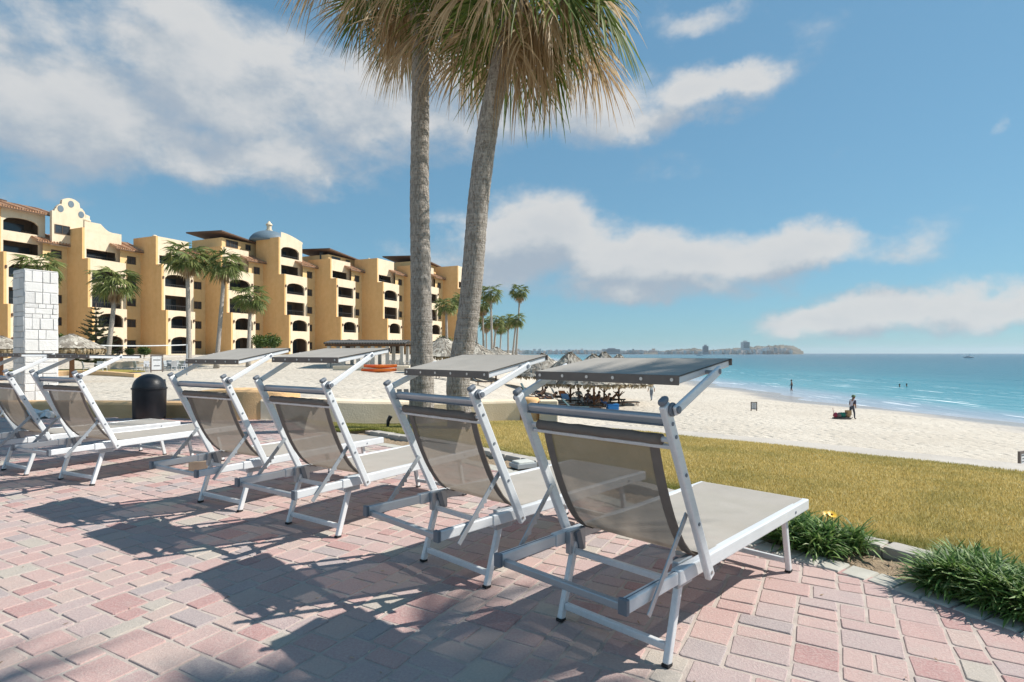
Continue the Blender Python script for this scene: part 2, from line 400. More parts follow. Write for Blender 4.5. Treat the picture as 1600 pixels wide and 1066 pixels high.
# ---- border course, curb stones
simple('border_stone', (.45, .43, .38), .9, 0, .16, 5, .5, 120, .25)
simple('curb_stone', (.43, .40, .36), .9, 0, .16, 4, .5, 90, .25)
def course(name, d0, d1, piece, z0, z1, mat, parent, s0, s1, gap=.009, near=1.0):
    n = int((s1-s0)/piece); k = 0; pts0, pts1 = offset_poly(E0, d0), offset_poly(E0, d1)
    Ls = np.linspace(0, EL, 400); r = random.Random(len(name))
    at_ = lambda pts, s: np.array([np.interp(s, Ls, pts[:, 0]), np.interp(s, Ls, pts[:, 1])])
    for i in range(n):
        sa, sb = s0+i*piece+gap/2, s0+(i+1)*piece-gap/2
        c4 = [at_(pts0, sa), at_(pts0, sb), at_(pts1, sb), at_(pts1, sa)]; ctr = sum(c4)/4; dz = r.uniform(-.003, .003)
        vs = []
        for ins, z in ((0, z0), (0, z1-.010), (.007, z1-.001), (.014, z1)):
            for q in c4:
                v = q-ctr; L = np.linalg.norm(v); v = v*(1-ins*1.4/L); vs.append((v[0]+r.uniform(-.002, .002), v[1]+r.uniform(-.002, .002), z+dz))
        fs = [(a*4+(j+1) % 4, a*4+j, (a+1)*4+j, (a+1)*4+(j+1) % 4) for a in range(3) for j in range(4)]+[(15, 14, 13, 12)]
        me = bpy.data.meshes.new(name); me.from_pydata(vs, [], fs); me.materials.append(mat)
        link(name, me, parent, (ctr[0], ctr[1], 0))
course('border_stone', .0, .18, .132, -.05, .007, M['border_stone'], pave, 0.4, EL-.3)
S_END = EL*.80
curb = tag(thing('garden_curb', 'low grey stone curb between the plant bed and the lawn', 'curb'))
b = MB(); o1, o2 = offset_poly(E0, .535), offset_poly(E0, .665); k1 = int(400*.80)
b.strip([[(*o1[i], -.05), (*o1[i], .035), (*o2[i], .035), (*o2[i], -.05)] for i in range(10, k1)])
b.build('mortar_bed', M['joint_sand'], curb)
course('curb_stone', .52, .68, .26, -.05, .052, M['curb_stone'], curb, .4, S_END)
# ---- soil of the plant bed
simple('soil', (.33, .25, .17), .95, 0, .3, 14, .9, 60, .2, .02)
b = MB(); rows = []
for d in np.linspace(.17, .54, 6):
    p = offset_poly(E0, d); rows.append([(p[i, 0], p[i, 1], -.012+.012*math.sin(i*.31+d*20)+.008*math.sin(i*1.7+d*33)) for i in range(0, k1+4)])
b.strip(rows); tag(b.build('soil', M['soil'], smooth=True), 'sandy soil of the plant bed along the terrace', 'soil', kind='structure')
# ---- lawn
FAR = [(12.5, .6), (9.0, 4.25), (6.2, 6.82), (5.28, 7.74), (3.08, 9.69), (1.5, 10.9), (.26, 11.85), (-1.0, 11.65), (-2.4, 11.2), (-3.6, 10.8), (-4.6, 10.5)]
FP, FL = resample(FAR, 160)
inner = np.concatenate([offset_poly(E0, .67)[:k1], offset_poly(E0, .19)[k1:]])
IL = np.concatenate([[0], np.cumsum(np.linalg.norm(np.diff(inner, axis=0), axis=1))]); ss = np.linspace(0, IL[-1], 160)
IP = np.stack([np.interp(ss, IL, inner[:, i]) for i in range(2)], 1)
def lawn_pt(s, tt):
    f = s*159; i = np.clip(f.astype(int), 0, 158); u = (f-i)[:, None]
    a = IP[i]*(1-u)+IP[i+1]*u; b_ = FP[i]*(1-u)+FP[i+1]*u; p = a*(1-tt[:, None])+b_*tt[:, None]
    z = .04-.05*np.minimum(tt*8, 1)*0-.24*tt**1.2+.012*np.sin(p[:, 0]*2.1)*np.sin(p[:, 1]*1.7)
    return np.concatenate([p, z[:, None]], 1)
def greenness(p, tt):
    x, y = p[:, 0], p[:, 1]
    g_ = .55*np.exp(-(tt/.035)**2)+.18*np.exp(-((1-tt)/.03)**2)
    g_ += .55*smooth01((-x-.3)/2.2)
    n_ = np.sin(x*1.7+2*np.sin(y*.8))*np.sin(y*1.3+1.7*np.sin(x*.9))
    n2_ = np.sin(x*4.3+y*2.2+2*np.sin(y*1.9))*np.sin(y*5.1-x*1.2)
    return np.clip(g_+.06+.20*n_+.14*n2_, 0, 1)
m, t = newmat('lawn'); gr = t.node('ShaderNodeAttribute', attribute_name='green').outputs['Fac']; rn = t.node('ShaderNodeAttribute', attribute_name='rnd').outputs['Fac']
P = t.node('ShaderNodeNewGeometry').outputs['Position']; nz = t.noise(P, 5, 5, .65)
dry = t.ramp(rn, [(0, (.42, .33, .11)), (.35, (.61, .485, .18)), (.7, (.76, .62, .265)), (1, (.88, .77, .43))])
grn = t.ramp(rn, [(0, (.13, .15, .03)), (.6, (.25, .27, .06)), (1, (.42, .40, .13))])
gf = t.math('ADD', gr, t.math('MULTIPLY', t.math('SUBTRACT', nz, .5), .5), clamp=True)
cl = t.mix(gf, dry, grn)
setp(t, cl, .75, spec=.2)
tr = t.node('ShaderNodeBsdfTranslucent'); t.put(tr.inputs[0], cl); mx = t.node('ShaderNodeMixShader'); mx.inputs[0].default_value = .25
t.l.new(t.b.outputs[0], mx.inputs[1]); t.l.new(tr.outputs[0], mx.inputs[2]); t.l.new(mx.outputs[0], t.out.inputs[0])
m, t = newmat('lawn_base'); P = t.node('ShaderNodeNewGeometry').outputs['Position']; gr = t.node('ShaderNodeAttribute', attribute_name='green').outputs['Fac']
d1_ = t.ramp(t.noise(P, 38, 5, .7), [(.3, (.31, .235, .08)), (.7, (.60, .47, .18))])
g1_ = t.ramp(t.noise(P, 38, 5, .7), [(.3, (.06, .07, .02)), (.7, (.16, .17, .05))])
setp(t, t.mix(gr, d1_, g1_), .9, normal=t.bump(t.noise(P, 60, 4, .7), .8, .03), spec=.15)
sg, tg_ = np.meshgrid(np.linspace(0, 1, 160), np.linspace(0, 1, 40)); pp = lawn_pt(sg.ravel(), tg_.ravel())
me = bpy.data.meshes.new('lawn'); F = [(j*160+i, j*160+i+1, (j+1)*160+i+1, (j+1)*160+i) for j in range(39) for i in range(159)]
me.from_pydata(pp.tolist(), [], F); me.materials.append(M['lawn_base']); me.polygons.foreach_set('use_smooth', [True]*len(F))
at = me.attributes.new('green', 'FLOAT', 'POINT'); at.data.foreach_set('value', greenness(pp, tg_.ravel()))
tag(link('lawn', me), 'dry golden lawn between the terrace and the beach', 'lawn', kind='structure')
NB = 430000
s_, t_ = rs.rand(NB*2), rs.rand(NB*2)**1.15*(1.0+.012*rs.rand(NB*2))
p = lawn_pt(s_, t_); dd = np.hypot(p[:, 0], p[:, 1]); keep = (np.abs(p[:, 0])/np.maximum(p[:, 1], .1) < 1.25) & (p[:, 1] > 1.2) & (rs.rand(NB*2) < np.clip((6/np.maximum(dd, 1))**1.0, .35, 1))
p, t_, dd = p[keep][:NB], t_[keep][:NB], dd[keep][:NB]; n = len(p)
an = rs.rand(n)*2*np.pi; hgt_b = (.010+.020*rs.rand(n))*(1+.4*np.clip(dd/10, 0, 1)); wd = (.0022+.0022*rs.rand(n))*np.clip(dd/4, 1, 1.7)
lean = rs.rand(n)*.9; la = rs.rand(n)*2*np.pi
dx, dy = np.cos(an)*wd, np.sin(an)*wd
tip = p+np.stack([np.cos(la)*lean*hgt_b, np.sin(la)*lean*hgt_b, hgt_b], 1)
V = np.empty((n, 3, 3)); V[:, 0] = p-np.stack([dx, dy, 0*dx+.004], 1); V[:, 1] = p+np.stack([dx, dy, 0*dx-.004], 1); V[:, 2] = tip
me = bpy.data.meshes.new('grass'); me.vertices.add(n*3); me.vertices.foreach_set('co', V.ravel())
me.loops.add(n*3); me.loops.foreach_set('vertex_index', np.arange(n*3, dtype=np.int32))
me.polygons.add(n); me.polygons.foreach_set('loop_start', np.arange(0, n*3, 3, dtype=np.int32)); me.polygons.foreach_set('loop_total', np.full(n, 3, dtype=np.int32))
me.materials.append(M['lawn']); me.update()
at = me.attributes.new('green', 'FLOAT', 'POINT'); at.data.foreach_set('value', np.repeat(greenness(p, t_), 3))
at = me.attributes.new('rnd', 'FLOAT', 'POINT'); at.data.foreach_set('value', np.repeat(rs.rand(n), 3))
tag(link('grass', me), 'short dry golden grass blades of the lawn', 'grass', kind='stuff')
# ---- seawall cap beyond the lawn
m, t = newmat('concrete'); P = t.node('ShaderNodeNewGeometry').outputs['Position']
setp(t, t.ramp(t.noise(P, 2.2, 6, .65), [(.3, (.43, .39, .345)), (.7, (.52, .475, .42))]), .9, normal=t.bump(t.noise(P, 30, 4, .6), .5, .02))
k2 = 112
tgf = np.gradient(FP, axis=0); tgf /= np.linalg.norm(tgf, axis=1)[:, None]; nf = np.stack([tgf[:, 1], -tgf[:, 0]], 1)
rows = []
for d, z in ((-.05, -.24), (0.0, -.205), (.45, -.215), (.86, -.225), (.90, -.26), (.90, -3.4)):
    rows.append([(FP[i, 0]+nf[i, 0]*d, FP[i, 1]+nf[i, 1]*d, z) for i in range(k2)])
b = MB(); b.strip(rows); tag(b.build('seawall', M['concrete'], smooth=False), 'pale concrete seawall running along the far edge of the lawn', 'wall')
# ================================================================== SUN LOUNGERS
m, t = newmat('white_aluminium'); co = t.node('ShaderNodeTexCoord').outputs['Object']
nn = t.noise(co, 3, 5, .6); n8 = t.noise(t.vmath('MULTIPLY', co, (8, 60, 60)), 1, 4, .6)
setp(t, t.mix(t.mapr(n8, .45, .75, 0, .35), t.ramp(nn, [(.3, (.64, .66, .68)), (.7, (.75, .76, .77))]), (.52, .52, .53)), t.mapr(n8, .3, .7, .32, .5), .12, spec=.5)
simple('grey_metal', (.42, .45, .48), .38, .55, .1, 5)
simple('grey_plastic', (.16, .18, .21), .5, 0, .15, 12)
simple('black_rubber', (.02, .02, .022), .7)
simple('dark_hem', (.175, .15, .132), .85, 0, .12, 20, .3, 400)
simple('bolt_steel', (.5, .5, .5), .3, .9)
def fabric(name, ca, cb, transp, translu):
    m, t = newmat(name); co = t.node('ShaderNodeTexCoord').outputs['Object']
    n = t.noise(co, 5, 5, .6); fine = t.noise(co, 340, 2, .5)
    st = t.noise(t.vmath('MULTIPLY', co, (14, 2.5, 6)), 1, 5, .65)
    c = t.ramp(n, [(.3, ca), (.7, cb)]); c = t.mix(t.mapr(st, .5, .8, 0, .28), c, (.46, .43, .385)); c = t.mix(t.mapr(fine, .3, .7, 0, .3), c, t.mix(1, c, (.6, .6, .6), 'MULTIPLY'))
    setp(t, c, .75, spec=.3, normal=t.bump(fine, .35, .002))
    tl = t.node('ShaderNodeBsdfTranslucent'); t.put(tl.inputs[0], c); mx = t.node('ShaderNodeMixShader'); mx.inputs[0].default_value = translu
    t.l.new(t.b.outputs[0], mx.inputs[1]); t.l.new(tl.outputs[0], mx.inputs[2])
    tp = t.node('ShaderNodeBsdfTransparent'); m2 = t.node('ShaderNodeMixShader'); m2.inputs[0].default_value = transp
    t.l.new(mx.outputs[0], m2.inputs[1]); t.l.new(tp.outputs[0], m2.inputs[2]); t.l.new(m2.outputs[0], t.out.inputs[0])
    return m
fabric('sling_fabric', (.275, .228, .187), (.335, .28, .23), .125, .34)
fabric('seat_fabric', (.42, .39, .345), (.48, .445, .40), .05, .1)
fabric('canopy_fabric', (.40, .37, .33), (.47, .435, .39), .02, .10)
W_, GM, GP, RB, DH, BS = (M[k] for k in ('white_aluminium', 'grey_metal', 'grey_plastic', 'black_rubber', 'dark_hem', 'bolt_steel'))
LP = []      # (name, mesh, parent index, bevel)
def part(name, b, mat, parent=None, bev=0, smooth=False):
    LP.append((name, b.mesh(name, mat, smooth), parent, bev)); return len(LP)-1
def pt(u, y, z): return (u, y, z)
for s in (1, -1):
    i = part('side_rail', MB().b2(.362, 1.886, s*.292, s*.332, .334, .394), W_, None, .006)
    part('end_cap', MB().b2(1.8862, 1.891, s*.295, s*.329, .338, .39), W_, i, .002)
    part('bolt', MB().tube([(1.66, s*.331, .362), (1.66, s*.336, .362)], .007, 10), GP, i)
    i = part('rear_rail', MB().b2(.014, .361, s*.296, s*.328, .340, .389), W_, None, .005)
    part('end_cap', MB().b2(-.006, .0135, s*.293, s*.331, .336, .393), GP, i, .004)
    part('groove_shade', MB().b2(.016, .36, s*.310, s*.314, .3892, .3905), GP, i)  # dark strip laid on the rail top, coloured as the shade of a groove
    i = part('upright', MB().beam((.547, s*.366, .330), (.182, s*.366, 1.055), .027, .046), W_, None, .007)
    part('end_cap', MB().beam((.1815, s*.366, 1.056), (.170, s*.366, 1.079), .029, .048), GP, i, .011)
    for f in (.035, .335, .62, .83, .90):
        c = Vector((.547, s*.366, .330)).lerp(Vector((.182, s*.366, 1.055)), f)
        part('bolt', MB().tube([c+Vector((0, s*.0125, 0)), c+Vector((0, s*.0165, 0))], .0075, 10), GP if f > .1 else BS, i)
    i = part('support_strut', MB().beam((.392, s*.344, .614), (.112, s*.344, .306), .006, .026), GM, None, .002)
    for f, q in ((.22, 1), (.40, -1), (.47, -1), (.60, -1)):
        c = Vector((.392, s*.344, .614)).lerp(Vector((.112, s*.344, .306)), f)
        part('bolt' if f < .3 else 'notch', MB().box(c+Vector((.010, 0, -.009)) if f > .3 else c, (.012, .012, .012) if f < .3 else (.016, .0062, .016)), GM, i)
    for (ut, zt, uf) in ((.475, .345, .369), (1.652, .345, 1.730)):
        i = part('leg', MB().beam((ut, s*.272, zt), (uf, s*.272, .008), .028, .034, (1, 0, 0)), W_, None, .006)
        part('foot_pad', MB().box((uf, s*.272, .006), (.036, .030, .012)), RB, i)
    i = part('hinge_bracket', MB().b2(.425, .545, s*.262, s*.291, .292, .400), GM, None, .004)
    part('latch', MB().beam((.47, s*.254, .395), (.50, s*.254, .30), .012, .03), GP, i)
part('foot_rail', MB().b2(1.850, 1.8855, -.2915, .2915, .336, .3925), W_, None, .006)
part('rear_stretcher', MB().b2(.016, .044, -.2955, .2955, .336, .366), GM, None, .004)
part('leg_crossbar', MB().b2(.450, .474, -.2575, .2575, .288, .316), W_, None, .005)
part('leg_crossbar', MB().b2(.378, .402, -.2575, .2575, .050, .082), W_, None, .005)
part('leg_crossbar', MB().b2(1.702, 1.726, -.2575, .2575, .050, .080), W_, None, .005)
i = part('head_tube', MB().beam((.240, .352, .992), (.240, -.352, .992), .030, .044, (-.45, 0, .89)), GM, None, .010)
part('groove_shade', MB().beam((.2315, .35, .9745), (.2315, -.35, .9745), .016, .004, (-.45, 0, .89)), GP, i)  # proud dark strip painting the shaded line of a groove; nothing is recessed
part('head_bar', MB().beam((.272, .352, .889), (.272, -.352, .889), .020, .016, (-.45, 0, .89)), W_, None, .004)
b = MB().tube([(.262, y, .915+.001*math.sin(y*30)) for y in np.linspace(-.312, .312, 15)], [.021+.0015*math.sin(k*2.3) for k in range(15)], 14)
part('fabric_roll', b, DH, None, 0, True)
part('roll_pin', MB().tube([(.262, -.352, .915), (.262, .352, .915)], .011, 10), W_)
# back sling
prof = [(.276, .905), (.292, .85), (.312, .79), (.337, .725), (.366, .66), (.398, .595), (.436, .53), (.482, .468), (.535, .418), (.590, .388), (.66, .383)]
def sling(prof, y0, y1, n, sag, th=.0018):
    b = MB(); rows = []
    for k, (u, z) in enumerate(prof):
        q = math.sin(math.pi*k/(len(prof)-1)); row = []
        for j in range(n+1):
            f = j/n; y = y0+(y1-y0)*f; e = 4*f*(1-f)
            row.append((u-sag*q*e*.8, y, z-sag*q*e*.6+.0008*math.sin(7*y+3*k)))
        rows.append(row)
    b.strip(rows); return b
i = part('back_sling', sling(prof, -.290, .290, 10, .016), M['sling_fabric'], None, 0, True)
for s in (1, -1):
    b = MB(); b.strip([[(u-.0065, s*(.294-d), z-.0045) for d in ((0, .044) if s < 0 else (.044, 0))] for u, z in prof]); part('hem', b, DH, i, 0, True)
# seat sling
sp = [(u, .3975-.010*math.sin(math.pi*(u-.60)/1.26)) for u in np.linspace(.60, 1.862, 14)]
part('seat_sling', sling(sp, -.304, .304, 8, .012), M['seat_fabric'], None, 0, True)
NCOMMON = len(LP)
def canopy_parts(zr, zf):
    out = []; ur, uf = .300, .758
    zz = lambda u: zr+(zf-zr)*(u-ur)/(uf-ur)
    r = random.Random(int(zr*1000))
    b = MB(); rows = []; ph = r.uniform(0, 6)
    for a in range(13):
        u = ur+(uf-ur)*a/12; row = []
        for j in range(13):
            y = -.362+.724*j/12; e = math.sin(math.pi*a/12)*math.sin(math.pi*j/12)
            row.append((u, y, zz(u)+.004-.007*e+.0035*e*math.sin(9*y+5*u*3+ph)))
        rows.append(row)
    b.strip(rows)
    low = [[(x, y, z-.005) for x, y, z in row] for row in reversed(rows)]; b.strip(low)
    out.append(('canopy', b.mesh('canopy', M['canopy_fabric'], True), None, 0)); ci = 0
    b = MB().beam((ur-.003, -.3635, zr-.0145), (ur-.003, .3635, zr-.0145), .006, .038)
    out.append(('rear_flap', b.mesh('rear_flap', DH), ci, .002)); fl = len(out)-1
    b = MB().beam((uf+.004, -.3635, zf-.010), (uf+.004, .3635, zf-.010), .008, .030); out.append(('front_flap', b.mesh('front_flap', DH), ci, .002))
    for j in range(6):
        y = -.335+.67*j/5
        b = MB().tube([(ur-.0055, y, zr-.013), (ur-.0085, y, zr-.013)], .0072, 10); out.append(('snap', b.mesh('snap', BS), ci, 0))
    for s in (1, -1):
        b = MB().beam((ur+.004, s*.345, zr-.017), (uf-.002, s*.345, zf-.017), .018, .028); out.append(('canopy_rail', b.mesh('canopy_rail', W_), None, .004))
        ua = .548; za = zz(ua)-.018
        b = MB().beam((.200, s*.398, 1.030), (ua+.02, s*.398, za+.008), .016, .036); out.append(('canopy_arm', b.mesh('canopy_arm', W_), None, .006)); k = len(out)-1
        b = MB().tube([(ua, s*.3905, za), (ua, s*.4095, za)], .010, 12); out.append(('bolt', b.mesh('bolt', GP), k, 0))
        b = MB().tube([(ua-.01, s*.355, za-.004), (ua-.01, s*.3895, za-.004)], .009, 10); out.append(('pivot_pin', b.mesh('pivot_pin', GM), k, 0))
        b = MB().tube([(.209, s*.380, 1.036), (.209, s*.3895, 1.036)], .026, 16).tube([(.209, s*.4065, 1.036), (.209, s*.414, 1.036)], .014, 12)
        out.append(('hinge_knob', b.mesh('hinge_knob', GP), None, .002))
    return out
CH = [(.161, 2.163, 44.7, 1.152, 1.212, 'sun lounger ending the row, its foot beside the flowering plant bed'),
      (-.586, 2.907, 43.8, 1.143, 1.226, 'second sun lounger from the flowering plant bed, before the twin palm trunks'),
      (-1.604, 3.642, 33.7, 1.208, 1.274, 'sun lounger third in the row from the plant bed, canopy tilted up at its front'),
      (-2.557, 4.245, 31.3, 1.187, 1.278, 'sun lounger with a tan block under it, fourth in the row from the plant bed'),
      (-4.350, 5.083, 26.1, 1.224, 1.218, 'white framed sun lounger with level canopy in front of the black litter bin'),
      (-5.347, 5.530, 30.0, 1.236, 1.234, 'sun lounger at the end of the row beside the white stone pillar')]
for (x, y, yaw, zr, zf, lab) in CH:
    root = thing('sun_lounger', lab, 'sun lounger', (x, y, .001), math.pi/2-R(yaw), 'sun loungers lined up on the terrace')
    objs = []
    for nm, me, par, bv in LP[:NCOMMON]:
        o = link(nm, me, objs[par] if par is not None else root); objs.append(o)
        if bv: bevel(o, bv)
    off = len(objs)
    for nm, me, par, bv in canopy_parts(zr, zf):
        o = link(nm, me, objs[off+par] if par is not None else root); objs.append(o)
        if bv: bevel(o, bv)
# ================================================================== PALMS, PLANTS, LOW WALL, PILLAR, BIN
# ---- palm materials
m, t = newmat('palm_bark'); co = t.node('ShaderNodeTexCoord').outputs['Object']
ox, oy, oz = t.sep(co)
ring = t.noise(t.vmath('MULTIPLY', co, (1.0, 1.0, 26)), 1.6, 4, .6); crk = t.noise(t.vmath('MULTIPLY', co, (36, 36, 10)), 1, 4, .65, .8); fi = t.noise(co, 55, 4, .65)
c = t.ramp(ring, [(.3, (.35, .31, .275)), (.7, (.51, .465, .415))])
c = t.mix(t.mapr(crk, .50, .62, 0, .75), c, (.16, .135, .11)); c = t.mix(t.mapr(fi, .5, .75, 0, .5), c, (.56, .52, .47))
hh = t.math('ADD', t.math('MULTIPLY', t.mapr(crk, .44, .62, 1, 0), .9), t.math('ADD', t.math('MULTIPLY', ring, 1.4), t.math('MULTIPLY', fi, .5)))
setp(t, c, .95, normal=t.bump(hh, .8, .025), spec=.15)
def leafmat(name, stops, transl=.3, rough=.55, spec=.3):
    m, t = newmat(name); P = t.node('ShaderNodeNewGeometry').outputs['Position']; rn = t.node('ShaderNodeAttribute', attribute_name='rnd').outputs['Fac']
    n = t.noise(P, 9, 3, .6); f = t.math('ADD', rn, t.math('MULTIPLY', t.math('SUBTRACT', n, .5), .35), clamp=True)
    c = t.ramp(f, stops); setp(t, c, rough, spec=spec)
    tl = t.node('ShaderNodeBsdfTranslucent'); t.put(tl.inputs[0], c); mx = t.node('ShaderNodeMixShader'); mx.inputs[0].default_value = transl
    t.l.new(t.b.outputs[0], mx.inputs[1]); t.l.new(tl.outputs[0], mx.inputs[2]); t.l.new(mx.outputs[0], t.out.inputs[0]); return m
leafmat('frond_green', [(0, (.05, .085, .018)), (.5, (.11, .165, .03)), (.8, (.20, .23, .05)), (1, (.40, .32, .10))], .38)
leafmat('frond_dry', [(0, (.25, .16, .09)), (.4, (.45, .33, .20)), (.75, (.60, .48, .32)), (1, (.72, .62, .46))], .45)
leafmat('frond_mid', [(0, (.075, .11, .03)), (.45, (.17, .21, .06)), (.8, (.29, .30, .11)), (1, (.48, .42, .20))], .35)
leafmat('plant_leaf', [(0, (.055, .12, .03)), (.45, (.13, .235, .06)), (.75, (.22, .34, .09)), (.93, (.34, .42, .17)), (1, (.44, .47, .30))], .28, .55, .25)
leafmat('shrub_leaf', [(0, (.03, .06, .012)), (.6, (.085, .135, .025)), (1, (.17, .21, .05))], .25)
leafmat('pine_leaf', [(0, (.035, .05, .022)), (.6, (.09, .105, .05)), (1, (.19, .18, .10))], .15)
def rnd_attr(me, vals, dom='POINT'):
    at = me.attributes.new('rnd', 'FLOAT', dom); at.data.foreach_set('value', vals)
class LB:      # leaf builder: ribbons with a random value for each ribbon
    def __init__(s): s.v = []; s.f = []; s.r = []
    def ribbon(s, pts, wid, side, val, fold=0.0):
        b = len(s.v); k = len(pts)
        for p, w_ in zip(pts, wid):
            s.v += [tuple(p-side*w_), tuple(p+side*w_)]; s.r += [val, val]
        s.f += [(b+2*i, b+2*i+1, b+2*i+3, b+2*i+2) for i in range(k-1)]
    def mesh(s, name, mat):
        me = bpy.data.meshes.new(name); me.from_pydata(s.v, [], s.f); me.materials.append(mat); rnd_attr(me, s.r); return me
def fan_frond(rg, L, el, pet=1.1, seg=30, dead=False, detail=4, az=0.0, spread=115, wseg=.03, droop=1.0):
    """one fan-shaped palm leaf growing from the origin along azimuth az, start elevation el (degrees)"""
    lb = LB(); d = Vector((math.cos(az), math.sin(az), 0)); up = Vector((0, 0, 1)); side = d.cross(up)
    # petiole: arc that bends down
    p = Vector((0, 0, 0)); e = R(el); pts = [p.copy()]
    for k in range(6):
        p = p+(d*math.cos(e)+up*math.sin(e))*(pet/6); e -= R((7 if not dead else 5)*droop); pts.append(p.copy())
    base = rg.uniform(.25, .6)
    pu = -d*math.sin(e)+up*math.cos(e)
    lb.ribbon(pts, [.028-.002*k for k in range(7)], side, base); lb.ribbon(pts, [.014]*7, pu.normalized(), base)
    f = d*math.cos(e)+up*math.sin(e)              # leaf axis
    tw = Matrix.Rotation(rg.uniform(-.5, .5), 3, f); sd = tw @ side; nrm = sd.cross(f)
    hub = pts[-1]; dsp = rg.uniform(.3, .78)
    for j in range(seg):
        a = R(-spread+2*spread*(j+.5)/seg)*(1 if not dead else dsp)+rg.uniform(-.03, .03)
        ln = L*(1-.28*abs(a/R(spread))**2)*rg.uniform(.85, 1.06)
        dr = f*math.cos(a)+sd*math.sin(a)+nrm*(.10*math.cos(a*3)+rg.uniform(-.06, .06)+.18*(abs(a)/2)); dr.normalize()
        q = hub.copy(); P_ = [q.copy()]; v = dr.copy(); g_ = (.16 if not dead else .34)*droop*rg.uniform(.7, 1.5)
        for k in range(detail):
            r_ = (k+1)/detail; v = (v+Vector((0, 0, -1))*g_*r_*1.55*(4/detail)+Vector((rg.uniform(-.05, .05), rg.uniform(-.05, .05), 0))); v.normalize(); q = q+v*ln/detail; P_.append(q.copy())
        ws = [wseg*x for x in (np.interp(np.linspace(0, 1, detail+1), [0, .3, .6, 1], [.35, .95, .75, .06]))]
        sv = dr.cross(nrm); sv.normalize()
        sv = Matrix.Rotation(rg.choice((-.6, .6))+rg.uniform(-.3, .3), 3, dr) @ sv
        val = min(1, max(0, base+rg.uniform(-.25, .25)+(.22 if not dead and rg.random() < .12 else 0)))
        lb.ribbon(P_, ws, sv, val)
    return lb
def trunk_mesh(name, pts, r0, r1, n=20, rings=170, seed=1, flare=.25):
    P_, L = resample([tuple(p) for p in pts], rings); rr = random.Random(seed); b = MB(); rad = []
    for k in range(rings):
        f = k/(rings-1); rad.append((r0+(r1-r0)*f**.8)*(1+flare*math.exp(-f*14))*(1+rr.uniform(-.026, .026)+.012*math.sin(k*2.1)))
    b.tube([tuple(p) for p in P_], rad, n); return b.mesh(name, M['palm_bark'], True)
def hero_palm(label, base, pts, r0, r1, seed, ng, nd, L, group, pk=1.0):
    root = thing('fan_palm', label, 'palm tree', base, 0, group); rg = random.Random(seed)
    link('trunk', trunk_mesh('trunk', pts, r0, r1, 24, 190, seed), root); top = Vector(pts[-1])
    kids = []
    for k in range(ng+nd):
        dead = k >= ng; i = k if not dead else k-ng; n_ = ng if not dead else nd
        az = i*2.39996+rg.uniform(-.2, .2)+(1.1 if dead else 0)
        el = (rg.uniform(-12, 70) if i % 3 else rg.uniform(-42, 0)) if not dead else rg.choice((rg.uniform(-70, -35), rg.uniform(-40, 10), rg.uniform(-25, 15)))
        lb = fan_frond(rg, L*rg.uniform(.85, 1.1)*(1 if not dead else .95), el, (rg.uniform(1.0, 1.6) if not dead else (rg.uniform(1.2, 2.05) if el > -30 else rg.uniform(.6, 1.3)))*pk, 38 if not dead else 32, dead, 5, az, 118, .023 if not dead else .0155, rg.uniform(.7, 1.15))
        o = link('frond' if not dead else 'dead_frond', lb.mesh('frond', M['frond_green' if not dead else 'frond_dry']), root, top+Vector((0, 0, rg.uniform(-.05, .35) if not dead else rg.uniform(-.5, .05)))); kids.append(o)
    # fibrous boot under the crown
    lb = LB()
    for k in range(150):
        a = rg.uniform(0, 6.283); z0 = rg.uniform(-.55, .25); r_ = r1*1.05; d = Vector((math.cos(a), math.sin(a), 0))
        p0 = top+d*r_*.9+Vector((0, 0, z0)); lb.ribbon([p0, p0+d*.07+Vector((0, 0, .16)), p0+d*.14+Vector((0, 0, .30))], [.03, .022, .008], d.cross(Vector((0, 0, 1))), rg.random()*.5)
    link('leaf_boots', lb.mesh('leaf_boots', M['frond_dry']), root)
    return root
p1 = Vector((-1.74, 10.7, -.24)); p2 = Vector((-.83, 9.4, -.20))
def tp(px, py, D, base): q = PX(px, D, ZY(py, D)); return tuple(q-base)
T1 = [(0, 0, 0), tp(659.5, 600, 10.7, p1), tp(657.5, 430, 10.7, p1), tp(655.5, 300, 10.72, p1), tp(657, 130, 10.75, p1), tp(654, 20, 10.8, p1), tp(643, -85, 10.8, p1)]
T2 = [(0, 0, 0), tp(716, 600, 9.4, p2), tp(731, 500, 9.4, p2), tp(739, 420, 9.4, p2), tp(748, 310, 9.38, p2), tp(763, 195, 9.35, p2), tp(777, 128, 9.3, p2), tp(796, 40, 9.25, p2), tp(822, -72, 9.15, p2)]
hero_palm('straight grey trunk of fan palm on the lawn with hanging dry fronds', p1, T1, .225, .145, 21, 30, 25, 1.62, 'twin palms on the lawn')
pal2 = hero_palm('leaning fan palm with curved trunk on the lawn, thick skirt of dry fronds', p2, T2, .19, .165, 34, 30, 27, 1.60, 'twin palms on the lawn')
# a third palm of the same kind stands beside the terrace; its crown shades the paving
SHP = (6.25, 1.88)
hero_palm('fan palm growing on the lawn whose crown shades the terrace paving', (SHP[0], SHP[1], -.1), [(0, 0, 0), (-.05, .1, 2), (-.2, .35, 4.5), (-.45, .75, 7.2)], .18, .14, 55, 12, 3, .85, None, .62)
